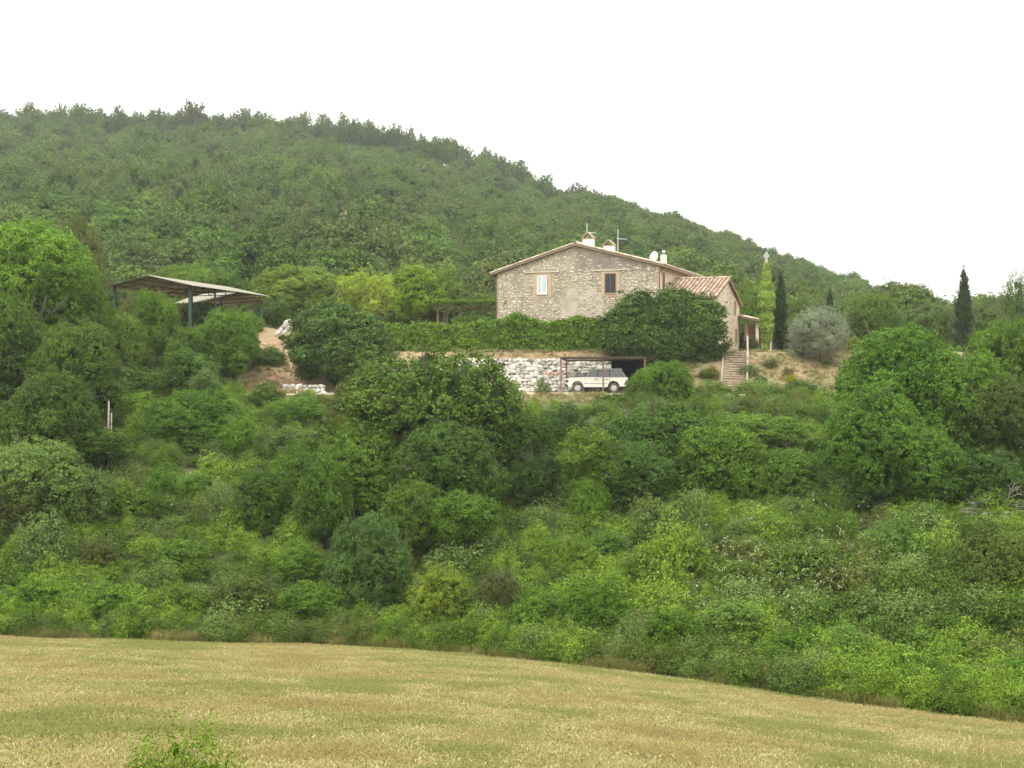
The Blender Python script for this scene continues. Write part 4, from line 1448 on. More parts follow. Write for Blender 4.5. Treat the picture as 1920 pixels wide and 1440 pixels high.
rr_ = prof_r * (1 - np.abs(rngn.randn(n)) * .22)
P = np.stack([np.cos(an) * rr_, np.sin(an) * rr_, zz], 1)
N = unit(np.stack([np.cos(an), np.sin(an), np.full(n, .5)], 1) + rngn.randn(n, 3) * .4)
me = kites('ivy', P, N, rngn.uniform(.14, .27, n), rngn.rand(n), [LEAF['yellow']], rngn, .9)
link('ivy', me, pv).color = (.88, 1.0, 1.5, 1)
mb = MB()
pA = Vector(W(1246, 499, 103.5)); pB = Vector(W(1437, 478, 104))
cab = []
for i in range(13):
    t = i / 12
    q = pA.lerp(pB, t); q.z -= .55 * 4 * t * (1 - t)
    cab.append(q)
o = mb.tube(cab, .006, 4).build('overhead_cable', M_SHEET); tag(o, 'thin sagging cable from the farmhouse roof to the ivy pole', 'cable')

for (px, yt, yb, Y, r, lean, lab) in ((204, 752, 802, 76, .09, .08, 'tallest weathered wooden stake standing in the left thicket'),
                                      (209, 774, 815, 76.3, .07, .02, 'short wooden stake just right of the tallest stake in the left thicket'),
                                      (186, 791, 810, 76, .06, 0, 'stubby pale stake left of the tallest stake in the left thicket'),
                                      (197, 800, 830, 75.6, .06, .2, 'leaning broken stake below the tallest stake in the left thicket')):
    Y -= 7
    X, _, zt = W(px, yt, Y); zb = Hs(X, Y)
    st_ = empty('wooden_stake', (X - lean, Y, zb), 0, lab, 'stake', 'wooden stakes in the left thicket')
    r *= .6
    MB().tube([(0, 0, -.3), (lean * .5, 0, (zt - zb) * .5), (lean, 0, zt - zb)], [r * 1.2, r, r * .75], 7).build('shaft', BARK_PALE, st_, True)
    MB().tube([(lean, 0, zt - zb - .01), (lean + .03, 0, zt - zb + .09)], [r * .75, r * .3], 6).build('tip', TWIG, st_)

# ------------------------------------------------------------------ single plants, back to front
def custom(name, label, cat, X, Y, zc, dims, me_kw, mat, nleaf, leaf, seed, tint=(1, 1, 1), part='crown', trunk=True, group=None):
    g = Hs(X, Y)
    e = empty(name, (X, Y, g), 0, label, cat, group)
    me = crown_mesh(part, seed, nleaf, leaf, LEAF[mat], dims=dims, **me_kw)
    c = link(part, me, e, (0, 0, zc - g)); c.color = (*tint, 1)
    if trunk:
        hh = max(.5, zc - g)
        link('trunk', TRUNKS[seed % 3], e, (0, 0, -.15), 0, (max(hh, dims[0] * .8), max(hh, dims[0] * .8), hh + .1))
    return e


def cbox(name, label, cat, cx, top, bot, w, Y, mat, nleaf, leaf, seed, depth=1.0, tint=(1, 1, 1), **kw):
    X = (cx - 960) / FPX * Y
    rx = w / 2 / FPX * Y
    return custom(name, label, cat, X, Y, (HOR - (top + bot) / 2) / FPX * Y, (rx, rx * depth, (bot - top) / 2 / FPX * Y), kw, mat, nleaf, leaf, seed, tint)


# the two big fig-like trees and other particular trees
cbox('fig_tree', 'big dense dark-green round fig tree left of the hedge, above the small rubble heap', 'tree', 636, 566, 735, 222, 93.5, 'dark', 52000, .17, 501, .75, (1.15, 1.2, 1.3), nlobe=30, lobe_r=(.2, .34), clump=.035, per=14, spread=.68, sprig=.08, aspect=.85, zmin=-.75)
cbox('fig_tree', 'huge dense round fig tree hiding the corner of the farmhouse behind the carport', 'tree', 1245, 536, 714, 282, 97.8, 'dark', 62000, .17, 502, .42, (1.65, 1.62, 1.5), nlobe=34, lobe_r=(.18, .32), clump=.034, per=14, spread=.69, sprig=.10, aspect=.85, zmin=-.75)
cbox('olive_tree', 'silvery grey-green olive tree on the edge of the dry bank', 'tree', 1537, 572, 694, 124, 97.0, 'grey', 30000, .11, 503, .9, (1, 1, 1), nlobe=24, lobe_r=(.16, .36), clump=.05, per=18, spread=.68, sprig=.4, aspect=.32)
cbox('cypress_tree', 'slim dark cypress standing just right of the ivy pole', 'tree', 1464, 508, 660, 27, 105, 'cypress', 13000, .13, 504, 1, (1.1, 1.15, 1.1), shape='column', nlobe=26, clump=.085, per=20, sprig=.12, aspect=.35)
cbox('cypress_tree', 'tall lone cypress against the sky on the right', 'tree', 1807, 500, 690, 34, 112, 'cypress', 20000, .13, 505, 1, (1.1, 1.0, 1.0), shape='column', nlobe=28, clump=.085, per=20, sprig=.12, aspect=.35)
cbox('cypress_tree', 'small dark cypress tip rising behind the olive tree', 'tree', 1557, 538, 625, 17, 128, 'cypress', 6000, .15, 506, 1, (1.1, 1.15, 1.1), shape='column', nlobe=18, clump=.09, per=20, sprig=.12, aspect=.35)
cbox('garden_tree', 'round-headed cone-shaped green tree left of the pergola', 'tree', 779, 488, 616, 104, 109, 'bright', 30000, .15, 507, .9, (1.05, 1.08, .9), nlobe=26, lobe_r=(.2, .32), clump=.04, per=18, spread=.66, sprig=.12)

# hedges
def hedge(label, px0, px1, top, bot, Y, th, mat, nleaf, leaf, seed, tint, bumps=(), curve=0.0):
    x0, x1 = (px0 - 960) / FPX * Y, (px1 - 960) / FPX * Y
    zb, zt = (HOR - bot) / FPX * Y, (HOR - top) / FPX * Y
    e = empty('clipped_hedge', ((x0 + x1) / 2, Y, zb - .1), 0, label, 'hedge', None)
    rngn = RS(seed)
    n = nleaf
    nc = n // 14
    cx = rngn.uniform(x0, x1, nc)
    bump = np.zeros(nc)
    for (bx, bw, bh) in bumps:
        X0 = (bx - 960) / FPX * Y; bump += bh / FPX * Y * np.exp(-((cx - X0) / (bw / FPX * Y)) ** 2)
    a = rngn.rand(nc)
    zt_ = zt + bump + .1 * np.sin(cx * 1.7) + .06 * np.sin(cx * 4.1)
    f = rngn.rand(nc)
    face = f < .55; topf = (f >= .55) & (f < .85); back = f >= .85
    cz = np.where(topf, zt_, zb + (zt_ - zb) * a)
    cyy = np.where(face, -th / 2, np.where(back, th / 2, rngn.uniform(-th / 2, th / 2, nc)))
    cyy = cyy * (1 - .25 * ((cz - zb) / (zt_ - zb)) ** 3) + .10 * np.sin(cx * 2.3 + cz * 3) + .16 * rngn.randn(nc)
    cn = np.stack([np.zeros(nc), np.where(face, -1., np.where(back, 1., 0)), np.where(topf, 1., .15)], 1)
    cc = np.stack([cx - (x0 + x1) / 2, cyy, cz - zb + .1], 1)
    idx = np.repeat(np.arange(nc), 14)
    P = cc[idx] + rngn.randn(len(idx), 3) * .11 * np.repeat(rngn.uniform(.6, 1.5, nc), 14)[:, None]
    P[:, 1] += curve * ((P[:, 0]) / ((x1 - x0) / 2)) ** 2
    N = unit(cn[idx] * .8 + rngn.randn(len(idx), 3) * .45 + [0, 0, .25])
    v = np.clip(.5 + np.repeat(rngn.uniform(-.2, .2, nc), 14) + rngn.uniform(-.28, .28, len(idx)), 0, 1)
    xb = MB()
    hl = (x1 - x0) / 2 - .25
    for q in range(24):
        a0, a1 = -hl + 2 * hl * q / 24, -hl + 2 * hl * (q + 1) / 24
        ym = curve * ((a0 + a1) / 2 / hl) ** 2
        xb.box(a0, a1 + .01, ym - th * .28, ym + th * .28, .25, (zt - zb) * .9 + rngn.uniform(-.08, .05), 0)
    me = kites('foliage', P, N, leaf * rngn.uniform(.6, 1.4, len(P)), v, [LEAF[mat]], rngn, .65, xb)
    c = link('foliage', me, e); c.color = (*tint, 1)
    for k in range(int((x1 - x0) / .9)):
        x = x0 + (k + .5) * .9 - (x0 + x1) / 2
        MB().tube([(x, curve * (x / ((x1 - x0) / 2)) ** 2, -.1), (x + .1, curve * (x / ((x1 - x0) / 2)) ** 2, (zt - zb) * .5), (x - .05, curve * (x / ((x1 - x0) / 2)) ** 2, (zt - zb) * .8)], [.05, .04, .015], 5).build('stem', BARK, e)
    return e


hedge('yellow-green left half of the long clipped hedge, between the dark fig tree and the house', 722, 912, 613, 669, 99.6, 1.2, 'bright', 34000, .16, 21, (.95, .98, .9))
hedge('darker right half of the long hedge below the farmhouse gable, with a hump', 900, 1128, 607, 671, 99.6, 1.4, 'mid', 42000, .16, 22, (1.35, 1.4, 1.1), bumps=((968, 26, 12), (1095, 30, 8)))
hedge('low neat hedge in front of the pergola', 852, 926, 599, 616, 104, .9, 'mid', 7000, .12, 23, (1, 1.05, .9))

BACK = [
    # behind the terrace
    ('broad', 'olive', 740, 462, 600, 120, 150, 'pale olive-green round tree behind the cone-shaped tree', (1.1, 1.15, 1)),
    ('broad', 'olive', 610, 472, 600, 150, 158, 'wide olive-green oak on the hill foot above the pale garden trees', (1.0, 1.1, 1)),
    ('broad', 'olive', 530, 470, 590, 130, 170, 'olive-green oak above the right end of the large open shed', (.9, 1.05, .9)),
    ('broad', 'yellow', 560, 488, 625, 190, 122, 'broad yellow-green tree just right of the open sheds', (.62, .72, .8)),
    ('wild', 'yellow', 665, 508, 610, 90, 118, 'bright yellow-green young tree left of the cone-shaped tree', (.9, .95, .8)),
    ('wild', 'yellow', 715, 515, 605, 70, 116, 'bright yellow shrub tree touching the left side of the cone-shaped tree', (.95, 1, .8)),
    ('wild', 'mid', 836, 497, 600, 58, 118, 'slim mid-green tree between the cone-shaped tree and the pergola', (1.3, 1.25, 1.1)),
    ('broad', 'bright', 350, 497, 600, 130, 124, 'yellow-green tree whose crown shows above the large open shed', (.85, .9, .9)),
    ('wild', 'dark', 425, 504, 590, 66, 126, 'dark green tree showing above the middle of the large open shed', (1.3, 1.4, 1.3)),
    ('broad', 'olive', 145, 412, 640, 130, 112, 'brownish-green oak behind the bright tree at the left edge', (1.0, 1.0, .95)),
    ('wild', 'sage', 205, 520, 640, 90, 114, 'grey-green thin tree behind the left end of the open shed', (.8, .85, .8)),
    ('shrub', 'mid', 520, 560, 622, 60, 112, 'dark green shrub behind the red earth bank', (1, 1, 1)),
    ('shrub', 'olive', 250, 560, 640, 70, 108, 'dull shrub under the left end of the large open shed', (.9, .9, .9)),
    ('shrub', 'olive', 330, 570, 640, 80, 109, 'olive shrub seen between the posts of the large open shed', (.85, .9, .85)),
    ('shrub', 'dark', 395, 575, 640, 60, 109, 'dark shrub behind the middle posts of the large open shed', (1.2, 1.3, 1.2)),
    ('shrub', 'mid', 450, 570, 630, 70, 119, 'green shrub seen below the smaller shed roof', (1, 1, 1)),
    ('shrub', 'mid', 160, 570, 680, 110, 104, 'green bush left of the large open shed', (1.1, 1.1, 1)),
    ('shrub', 'mid', 506, 652, 706, 84, 97, 'green bush halfway down the red earth bank', (1.2, 1.2, 1)),
    ('wild', 'olive', 455, 640, 705, 80, 95, 'olive bush left of the red earth bank', (1, 1.1, 1)),
    ('shrub', 'bright', 470, 590, 640, 50, 103, 'green shrub at the foot of the last shed post', (.8, .85, .8)),
    ('shrub', 'sage', 900, 565, 608, 60, 114, 'sage-green shrub seen through the pergola', (1, 1, 1)),
    ('shrub', 'bright', 920, 548, 604, 50, 118, 'bright shrub beside the left corner of the house, seen through the pergola', (.9, .9, .9)),
    ('shrub', 'mid', 700, 590, 624, 60, 106, 'green shrub at the foot of the yellow trees', (1, 1, .9)),
    ('shrub', 'olive', 815, 560, 612, 50, 110, 'shaded olive shrub under the slim tree by the pergola', (.8, .8, .8)),
    # behind the house, right
    ('broad', 'mid', 1400, 535, 650, 90, 125, 'mid-green tree between the wing roof and the ivy pole', (1.2, 1.2, 1.1)),
    ('broad', 'bright', 1500, 562, 650, 80, 122, 'lighter green tree between the cypress and the olive tree', (.8, .85, .9)),
    ('broad', 'mid', 1630, 548, 668, 120, 120, 'mid-green oak right of the olive tree', (1.15, 1.1, 1.1)),
    ('broad', 'olive', 1700, 535, 650, 110, 140, 'brownish-green oak on the hill foot left of the lone cypress', (1.0, 1.05, 1)),
    ('broad', 'sage', 1752, 560, 660, 90, 118, 'pale green tree touching the left side of the lone cypress', (.95, .95, .9)),
    ('broad', 'sage', 1845, 560, 660, 80, 121, 'pale green tree right of the lone cypress', (.95, .95, .9)),
    ('twiggy', 'dark', 1905, 522, 640, 70, 110, 'airy dark tree against the sky at the right edge', (1.3, 1.3, 1.4)),
    ('twiggy', 'mid', 1855, 552, 620, 50, 130, 'low airy bush on the skyline between the cypress and the right edge', (1.1, 1.1, 1.2)),
    ('shrub', 'yellow', 1602, 632, 672, 34, 104, 'small yellowish bush beside the olive tree on the terrace edge', (.7, .7, .8)),
    ('shrub', 'olive', 1408, 632, 668, 34, 101, 'low dry bush at the top of the stair in front of the porch', (.9, .8, .8)),
    # on the dry bank
    ('twiggy', 'sage', 1405, 682, 716, 44, 95, 'grey-green wispy bush right of the stair', (.9, .9, .9)),
    ('twiggy', 'olive', 1445, 672, 692, 34, 96, 'dull low weed on the middle of the dry bank', (.9, .95, .9)),
    ('twiggy', 'olive', 1478, 690, 708, 30, 94.5, 'reddish-brown dry weed on the dry bank', (1.3, .8, .8)),
    ('shrub', 'sage', 1425, 705, 722, 30, 93.5, 'small grey-green weed low on the bank beside the stair', (.8, .85, .8)),
    ('shrub', 'olive', 1330, 690, 714, 44, 94.5, 'small shaded bush on the bank left of the stair', (1, 1.05, .9)),
    ('shrub', 'bright', 1551, 676, 696, 22, 96.5, 'small bright weed on the bank below the olive tree', (.8, .8, .8)),
    ('wild', 'yellow', 1482, 702, 722, 22, 92, 'yellow-flowered weed at the foot of the dry bank', (1.2, .95, .5)),
    ('twiggy', 'bright', 1018, 710, 760, 34, 87.5, 'thin leafy sapling in front of the rubble bank', (.8, .85, .8)),
    ('shrub', 'mid', 531, 628, 640, 20, 98, 'small green tuft below the white boulders', (1, 1, 1)),
]
for (k, m, cx, t, b, w, Y, lab, tint) in BACK:
    big = k == 'broad' or (b - t) > 60
    plant(k, m, cx, t, b, w, Y, lab, 'tree' if big else 'shrub', 'tree' if big else 'shrub', tint)

MIDDLE = [
    # left side
    ('broad', 'bright', 55, 396, 640, 230, 84, 'tall bright yellow-green tree at the left edge, highest of the foreground trees', (.78, .92, .85)),
    ('broad', 'bright', 130, 480, 660, 130, 86, 'lower right shoulder tree of the bright tree at the left edge', (.85, .92, .9)),
    ('broad', 'mid', 20, 560, 800, 210, 78, 'broad mid-green tree at the left edge below the bright one', (1.1, 1.1, 1)),
    ('broad', 'mid', 140, 600, 820, 190, 76, 'mid-green tree left of the wooden stakes', (1.0, 1.0, 1)),
    ('broad', 'bright', 292, 545, 690, 100, 92, 'yellow-green sapling right in front of the left half of the open shed', (.78, .86, .8)),
    ('broad', 'bright', 428, 566, 720, 136, 92, 'round bright green tree in front of the right half of the open shed', (.65, .78, .75)),
    ('broad', 'mid', 215, 585, 740, 150, 88, 'mid-green tree below the left end of the open shed', (1.35, 1.25, 1.1)),
    ('shrub', 'bright', 355, 610, 700, 90, 90, 'green bush between the two trees in front of the open shed', (.65, .75, .7)),
    ('shrub', 'dark', 352, 650, 750, 130, 86, 'dark green bush below the two trees in front of the open shed', (1.4, 1.5, 1.3)),
    ('shrub', 'sage', 385, 695, 750, 70, 83, 'grey-green feathery bush above the bright vine mound', (1, 1, 1)),
    ('shrub', 'mid', 250, 690, 770, 120, 83, 'green bush between the stakes and the vine mound', (1.1, 1.1, 1)),
    ('wild', 'bright', 245, 735, 800, 130, 80, 'lacy bright green bush behind the wooden stakes', (.8, .9, .8)),
    ('broad', 'bright', 372, 732, 880, 200, 75, 'bright green mound of climbing vines with a dark hollow beneath, left of the central oak', (.62, .8, .7)),
    ('shrub', 'bright', 445, 775, 880, 90, 73, 'bright vine mass on the right flank of the vine mound', (.6, .75, .6)),
    ('shrub', 'mid', 500, 720, 775, 80, 84, 'green bush at the foot of the dry grass patch', (1.2, 1.1, 1)),
    ('shrub', 'bright', 560, 745, 800, 110, 80, 'bright bush below the small rubble heap', (.7, .85, .8)),
    ('shrub', 'sage', 545, 800, 880, 100, 74, 'sage-green bush left of the central oak', (.9, 1, .8)),
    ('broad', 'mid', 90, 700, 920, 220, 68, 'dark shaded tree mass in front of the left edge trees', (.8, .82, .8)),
    ('broad', 'sage', 55, 820, 1050, 240, 59, 'large grey-green bush at the left edge, with pale leaf tips', (1.0, 1.05, .9)),
    ('shrub', 'sage', 150, 880, 1010, 140, 60, 'grey-green bush right of the large one at the left edge', (.95, 1, .9)),
    ('wild', 'olive', 20, 900, 1010, 100, 57, 'twiggy brownish bush at the left edge', (.9, .9, .9)),
    ('shrub', 'bright', 305, 878, 990, 80, 64, 'upright light green bush, left of a pair below the vine mound', (.65, .78, .8)),
    ('shrub', 'bright', 372, 885, 980, 90, 63.5, 'upright light green bush, right of a pair below the vine mound', (.68, .8, .8)),
    ('twiggy', 'sage', 418, 912, 1005, 84, 60, 'feathery pale grey-green bush left of centre', (1.15, 1.1, 1.2)),
    ('broad', 'mid', 490, 880, 1030, 140, 61, 'mid-green bush between the feathery bush and the central oak', (1.15, 1.2, 1)),
    ('shrub', 'bright', 560, 850, 950, 120, 66, 'light green bush touching the left foot of the central oak', (.6, .72, .7)),
    ('shrub', 'mid', 230, 900, 1010, 120, 61, 'green bush right of the grey-green bushes', (1.2, 1.2, 1)),
    ('shrub', 'mid', 190, 800, 880, 130, 68, 'green bush just below the wooden stakes', (.9, .95, .9)),
    # central oak and companions
    ('broad', 'mid', 795, 650, 985, 415, 66, 'great spreading oak in the centre, its top in front of the hedge', (.95, .95, .9)),
    ('broad', 'olive', 715, 700, 870, 190, 64.5, 'brownish-tipped oak crown on the upper left of the central oak', (.85, .95, .72)),
    ('broad', 'mid', 895, 730, 900, 190, 67, 'green oak crown on the right shoulder of the central oak', (.95, 1.0, .9)),
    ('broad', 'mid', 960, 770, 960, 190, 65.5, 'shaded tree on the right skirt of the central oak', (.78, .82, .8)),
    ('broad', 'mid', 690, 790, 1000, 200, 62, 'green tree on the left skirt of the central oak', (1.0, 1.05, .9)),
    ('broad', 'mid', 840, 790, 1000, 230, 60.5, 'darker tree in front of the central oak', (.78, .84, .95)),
    ('shrub', 'mid', 610, 860, 1040, 120, 59, 'mid-green bush at the left foot of the central oak', (1.1, 1.2, 1)),
    ('shrub', 'mid', 775, 905, 1040, 120, 57, 'olive-tinged bush under the dark tree in the centre', (1.0, .95, .9)),
    ('shrub', 'mid', 870, 920, 1030, 130, 56, 'pointed green bush right of the olive-tinged bush', (1.1, 1.2, .9)),
    ('broad', 'sage', 690, 965, 1190, 180, 52, 'tall pale grey-green bush in front, left of centre', (.78, .9, .78)),
    ('shrub', 'dark', 1005, 840, 970, 120, 63, 'bush coloured dark for the shade in the hollow right of the central oak', (.8, .85, .85)),  # dark leaf and low tint paint the shade of the gap
    # right of centre
    ('wild', 'bright', 1112, 800, 930, 140, 61, 'light green crooked tree hung with vines, right of the dark hollow', (.62, .66, .65)),
    ('shrub', 'bright', 1105, 900, 1010, 90, 59, 'curtain of pale vines hanging down the crooked tree', (.6, .72, .55)),
    ('broad', 'dark', 1060, 770, 900, 130, 71, 'dark tree behind the crooked vine-hung tree', (1.0, 1.1, 1.05)),
    ('shrub', 'sage', 1055, 762, 815, 130, 82, 'pale-flowered bush at the edge of the drive below the carport', (1.0, 1.05, .8)),
    ('shrub', 'mid', 1150, 735, 800, 80, 84, 'upright green bush hiding the rear wheel of the car', (1.2, 1.2, 1)),
    ('broad', 'mid', 1240, 678, 815, 150, 84, 'vine-covered mound right in front of the carport', (1.15, 1.25, .95)),
    ('broad', 'mid', 1235, 745, 965, 300, 66, 'layered green tree below the vine-covered mound', (.95, 1.05, .95)),
    ('broad', 'mid', 1345, 790, 995, 230, 63, 'spreading green tree right of the layered tree', (1.05, 1.1, .95)),
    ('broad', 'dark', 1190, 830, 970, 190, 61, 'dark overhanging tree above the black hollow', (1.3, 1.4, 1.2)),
    ('shrub', 'mid', 1130, 990, 1090, 110, 55, 'blue-green bush below the crooked tree', (.9, 1.05, 1.1)),
    ('shrub', 'bright', 1135, 1005, 1080, 36, 55, 'small vivid light-green sapling right of centre', (.9, 1.0, .9)),
    ('broad', 'mid', 1480, 830, 1000, 220, 63, 'green tree in the hollow left of the large right-hand tree', (1.1, 1.15, 1.05)),
    ('shrub', 'bright', 1270, 940, 1040, 130, 59, 'vine-covered bush in front of the black hollow', (.55, .68, .55)),
    ('shrub', 'bright', 1400, 960, 1050, 110, 57, 'pointed vine-covered bush right of the black hollow', (.55, .68, .55)),
    ('broad', 'mid', 1430, 775, 870, 220, 71, 'low green thicket tree on the slope below the stair', (1.25, 1.3, 1.1)),
    ('shrub', 'sage', 1330, 716, 765, 90, 89, 'left bush with cream blossom in the row below the stair', (1.05, 1.1, .8)),
    ('shrub', 'sage', 1415, 714, 770, 110, 89, 'middle bush with cream blossom in the row below the stair', (1.0, 1.1, .75)),
    ('shrub', 'dark', 1500, 712, 780, 100, 88, 'right and darkest bush in the row below the stair', (1.5, 1.5, 1.3)),
    # right trees
    ('broad', 'bright', 1680, 616, 880, 270, 66, 'large rounded fresh-green tree right of the dry bank', (.62, .80, .75)),
    ('broad', 'bright', 1800, 650, 880, 220, 65, 'fresh-green tree overlapping the large rounded one', (.60, .76, .72)),
    ('broad', 'mid', 1890, 600, 840, 190, 69, 'green tree at the right edge below the lone cypress', (1.2, 1.25, 1.1)),
    ('broad', 'olive', 1880, 690, 890, 190, 64, 'olive-brown leaved tree at the right edge', (.72, .84, .72)),
    ('broad', 'mid', 1640, 730, 960, 220, 60, 'lower left skirt of the large right-hand tree', (1.1, 1.25, 1.05)),
    ('broad', 'mid', 1730, 800, 1000, 220, 60, 'green tree below the large right-hand tree', (1.0, 1.15, 1)),
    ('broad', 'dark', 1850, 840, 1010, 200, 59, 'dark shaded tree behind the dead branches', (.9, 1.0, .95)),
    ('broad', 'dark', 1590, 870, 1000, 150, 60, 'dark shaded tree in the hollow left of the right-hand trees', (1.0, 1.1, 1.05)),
    ('broad', 'sage', 1680, 950, 1240, 170, 51, 'tall pale-tipped bush with cream blossom in front of the right-hand trees', (.75, .90, .66)),
    ('broad', 'olive', 1850, 985, 1260, 210, 47, 'large brownish-green bush at the lower right edge', (.72, .88, .72)),
    ('shrub', 'bright', 1880, 975, 1080, 120, 53, 'light olive-green bush under the dead branches', (.6, .66, .6)),
    ('shrub', 'dark', 1775, 1040, 1200, 110, 50, 'dark gap-filling bush between the two large front bushes', (1.3, 1.4, 1.2)),
    # front rows
    ('shrub', 'bright', 560, 1020, 1110, 120, 55, 'light green bush left of the tall pale front bush', (.55, .66, .6)),
    ('shrub', 'olive', 180, 1010, 1110, 100, 55, 'brown-tinged twiggy bush on the left', (.85, .82, .85)),
    ('shrub', 'mid', 330, 1010, 1110, 150, 56, 'green bush in the left middle of the slope', (1.2, 1.25, 1)),
    ('shrub', 'bright', 60, 1080, 1200, 150, 49, 'low leafy bright bush at the field edge in the left corner', (.68, .80, .7)),
    ('shrub', 'bright', 190, 1090, 1200, 150, 49.5, 'low leafy bush at the field edge, second from the left', (.62, .75, .65)),
    ('shrub', 'bright', 330, 1100, 1195, 140, 50, 'yellowish low bush at the field edge, third from the left', (.66, .72, .6)),
    ('shrub', 'olive', 460, 1080, 1190, 150, 50.5, 'olive bush at the field edge left of the tall pale bush', (.70, .85, .7)),
    ('shrub', 'mid', 580, 1090, 1195, 130, 50, 'dark green bush at the field edge left of the tall pale bush', (1.0, 1.1, .9)),
    ('shrub', 'yellow', 820, 1060, 1190, 130, 49.5, 'yellow-green bush in front, right of the tall pale bush', (.58, .62, .6)),
    ('twiggy', 'olive', 935, 1060, 1170, 100, 49, 'brown twiggy bush right of the yellow-green one', (.75, .72, .85)),
    ('shrub', 'mid', 1010, 1110, 1220, 130, 47, 'dark green bush at the field edge right of the brown twiggy bush', (1.0, 1.1, .9)),
    ('shrub', 'bright', 1120, 1090, 1225, 140, 46, 'light green bush at the field edge near the centre right', (.58, .7, .55)),
    ('shrub', 'bright', 1260, 1140, 1260, 130, 43.5, 'pale leafy bush at the field edge with drooping vines', (.68, .78, .65)),
    ('shrub', 'sage', 1370, 1120, 1240, 140, 44, 'bush covered with cream blossom near the field edge', (1.0, 1.1, .72)),
    ('shrub', 'bright', 1480, 1170, 1300, 150, 41.5, 'green bush with pale tips at the field edge, left of the lower right bushes', (.6, .74, .6)),
    ('shrub', 'sage', 1590, 1180, 1310, 130, 41, 'sage-green rounded bush at the field edge on the right', (.75, .95, .65)),
    ('shrub', 'mid', 1700, 1230, 1330, 140, 39.5, 'green bush at the field edge below the tall pale-tipped bush', (1.1, 1.3, 1)),
    ('twiggy', 'olive', 1850, 1250, 1345, 110, 38.5, 'brown-based wispy bush at the field edge in the lower right', (.8, .95, .85)),
    ('shrub', 'bright', 1780, 1250, 1340, 110, 39, 'green low bush between the lower right bushes', (.55, .7, .55)),
    ('shrub', 'mid', 1910, 1220, 1340, 120, 39.5, 'green bush at the lower right frame edge', (1.0, 1.25, 1)),
]
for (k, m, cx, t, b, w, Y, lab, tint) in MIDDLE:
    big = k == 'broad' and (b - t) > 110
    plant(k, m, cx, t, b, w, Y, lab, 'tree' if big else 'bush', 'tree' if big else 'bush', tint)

crk = [o for o in bpy.data.objects if o.get('label', '').startswith('light green crooked tree')][0]
base = Vector(crk.location)
tb_ = [Vector((W(1152, 0, 61)[0], 60.6, Hs(W(1152, 0, 61)[0], 60.6) - .2))]
for (px_, py_) in ((1147, 940), (1149, 905), (1142, 880)):
    tb_.append(Vector(W(px_, py_, 60.7)))
MB().tube([q - base for q in tb_], [.2, .16, .13, .10], 7).build('trunk', BARK, crk, True)
# dead bush with bare pale branches
X, Y, zc = W(1865, 940, 57)
db = empty('dead_bush', (X, Y, Hs(X, Y)), 0, 'tangle of bare pale branches at the right edge', 'dead bush')
rg = random.Random(9)
h0 = zc - Hs(X, Y)
for k in range(15):
    mb = MB()
    def grow(p, d, l, r, lev):
        q = p + d * l
        mid = (p + q) / 2 + Vector((rg.uniform(-1, 1), rg.uniform(-1, 1), rg.uniform(-.6, .6))) * l * .1
        mb.tube([p, mid, q], [r, r * .85, r * .65], 4, cap=False)
        if lev:
            for _ in range(rg.choice([2, 3])):
                nd = (d + Vector((rg.uniform(-1, 1), rg.uniform(-1, 1), rg.uniform(-.8, .5))) * .75).normalized()
                grow(q, nd, l * rg.uniform(.5, .8), r * .62, lev - 1)
    a = k * .7
    grow(Vector((math.cos(a) * .3, math.sin(a) * .3, h0 * rg.uniform(.2, .8))), Vector((math.cos(a) * 1.1 - .4, -.7 + math.sin(a) * .6, rg.uniform(-.1, .7))).normalized(), rg.uniform(.4, .75), .02, 4)
    mb.build('branch', BARK_PALE, db)
MB().tube([(0, 0, -.2), (0, 0, h0 * .8)], [.12, .07], 6).build('trunk', BARK, db)

# ------------------------------------------------------------------ wood on the hillside
def htree(seed, mat, tall=False, col=(1, 1, 1)):
    rngm = RS(seed)
    if tall:
        ex = trunk_mb(seed, 1.1, .026, 11, .4, .55)
        ex.v = [(x * 1.1, y * 1.1, z - 1.05) for x, y, z in ex.v]
        me = crown_mesh('ridge_tree', seed, 5200, .075, LEAF[mat], core=.25, nlobe=20, lobe_r=(.18, .34), clump=.055, per=14, shape='wild', spread=.64, sprig=.15, dims=(.9, .9, .95), extra=ex, zmin=-.5)
    else:
        ex = trunk_mb(seed, .9, .035, 4, .5, .6)
        ex.v = [(x, y, z - 1.05) for x, y, z in ex.v]
        me = crown_mesh('hillside_tree', seed, 8000, .075, LEAF[mat], nlobe=20, lobe_r=(.20, .38), clump=.055, per=16, spread=.64, sprig=.15, extra=ex)
    return me


HM = ['hill', 'hill', 'hill', 'hill_olive', 'hill_olive', 'mid', 'hill']
HCOL = [(1, 1, 1), (.85, .9, .9), (1.15, 1.12, 1), (1, 1, 1), (.85, .88, .85), (1.1, 1.15, 1.2), (1.0, 1.1, .8)]
HCOL = [(c[0] * .93, c[1] * .93, c[2] * .93) for c in HCOL]
HN = ['mid-green', 'dark green', 'light green', 'olive', 'dull brownish-green', 'deep green', 'fresh green']
HME = [htree(900 + i, HM[i]) for i in range(7)]
RME = [htree(950 + i, ['hill', 'hill_olive', 'hill', 'hill', 'hill_olive'][i], True) for i in range(5)]

rw = RS(2024)
cand = []
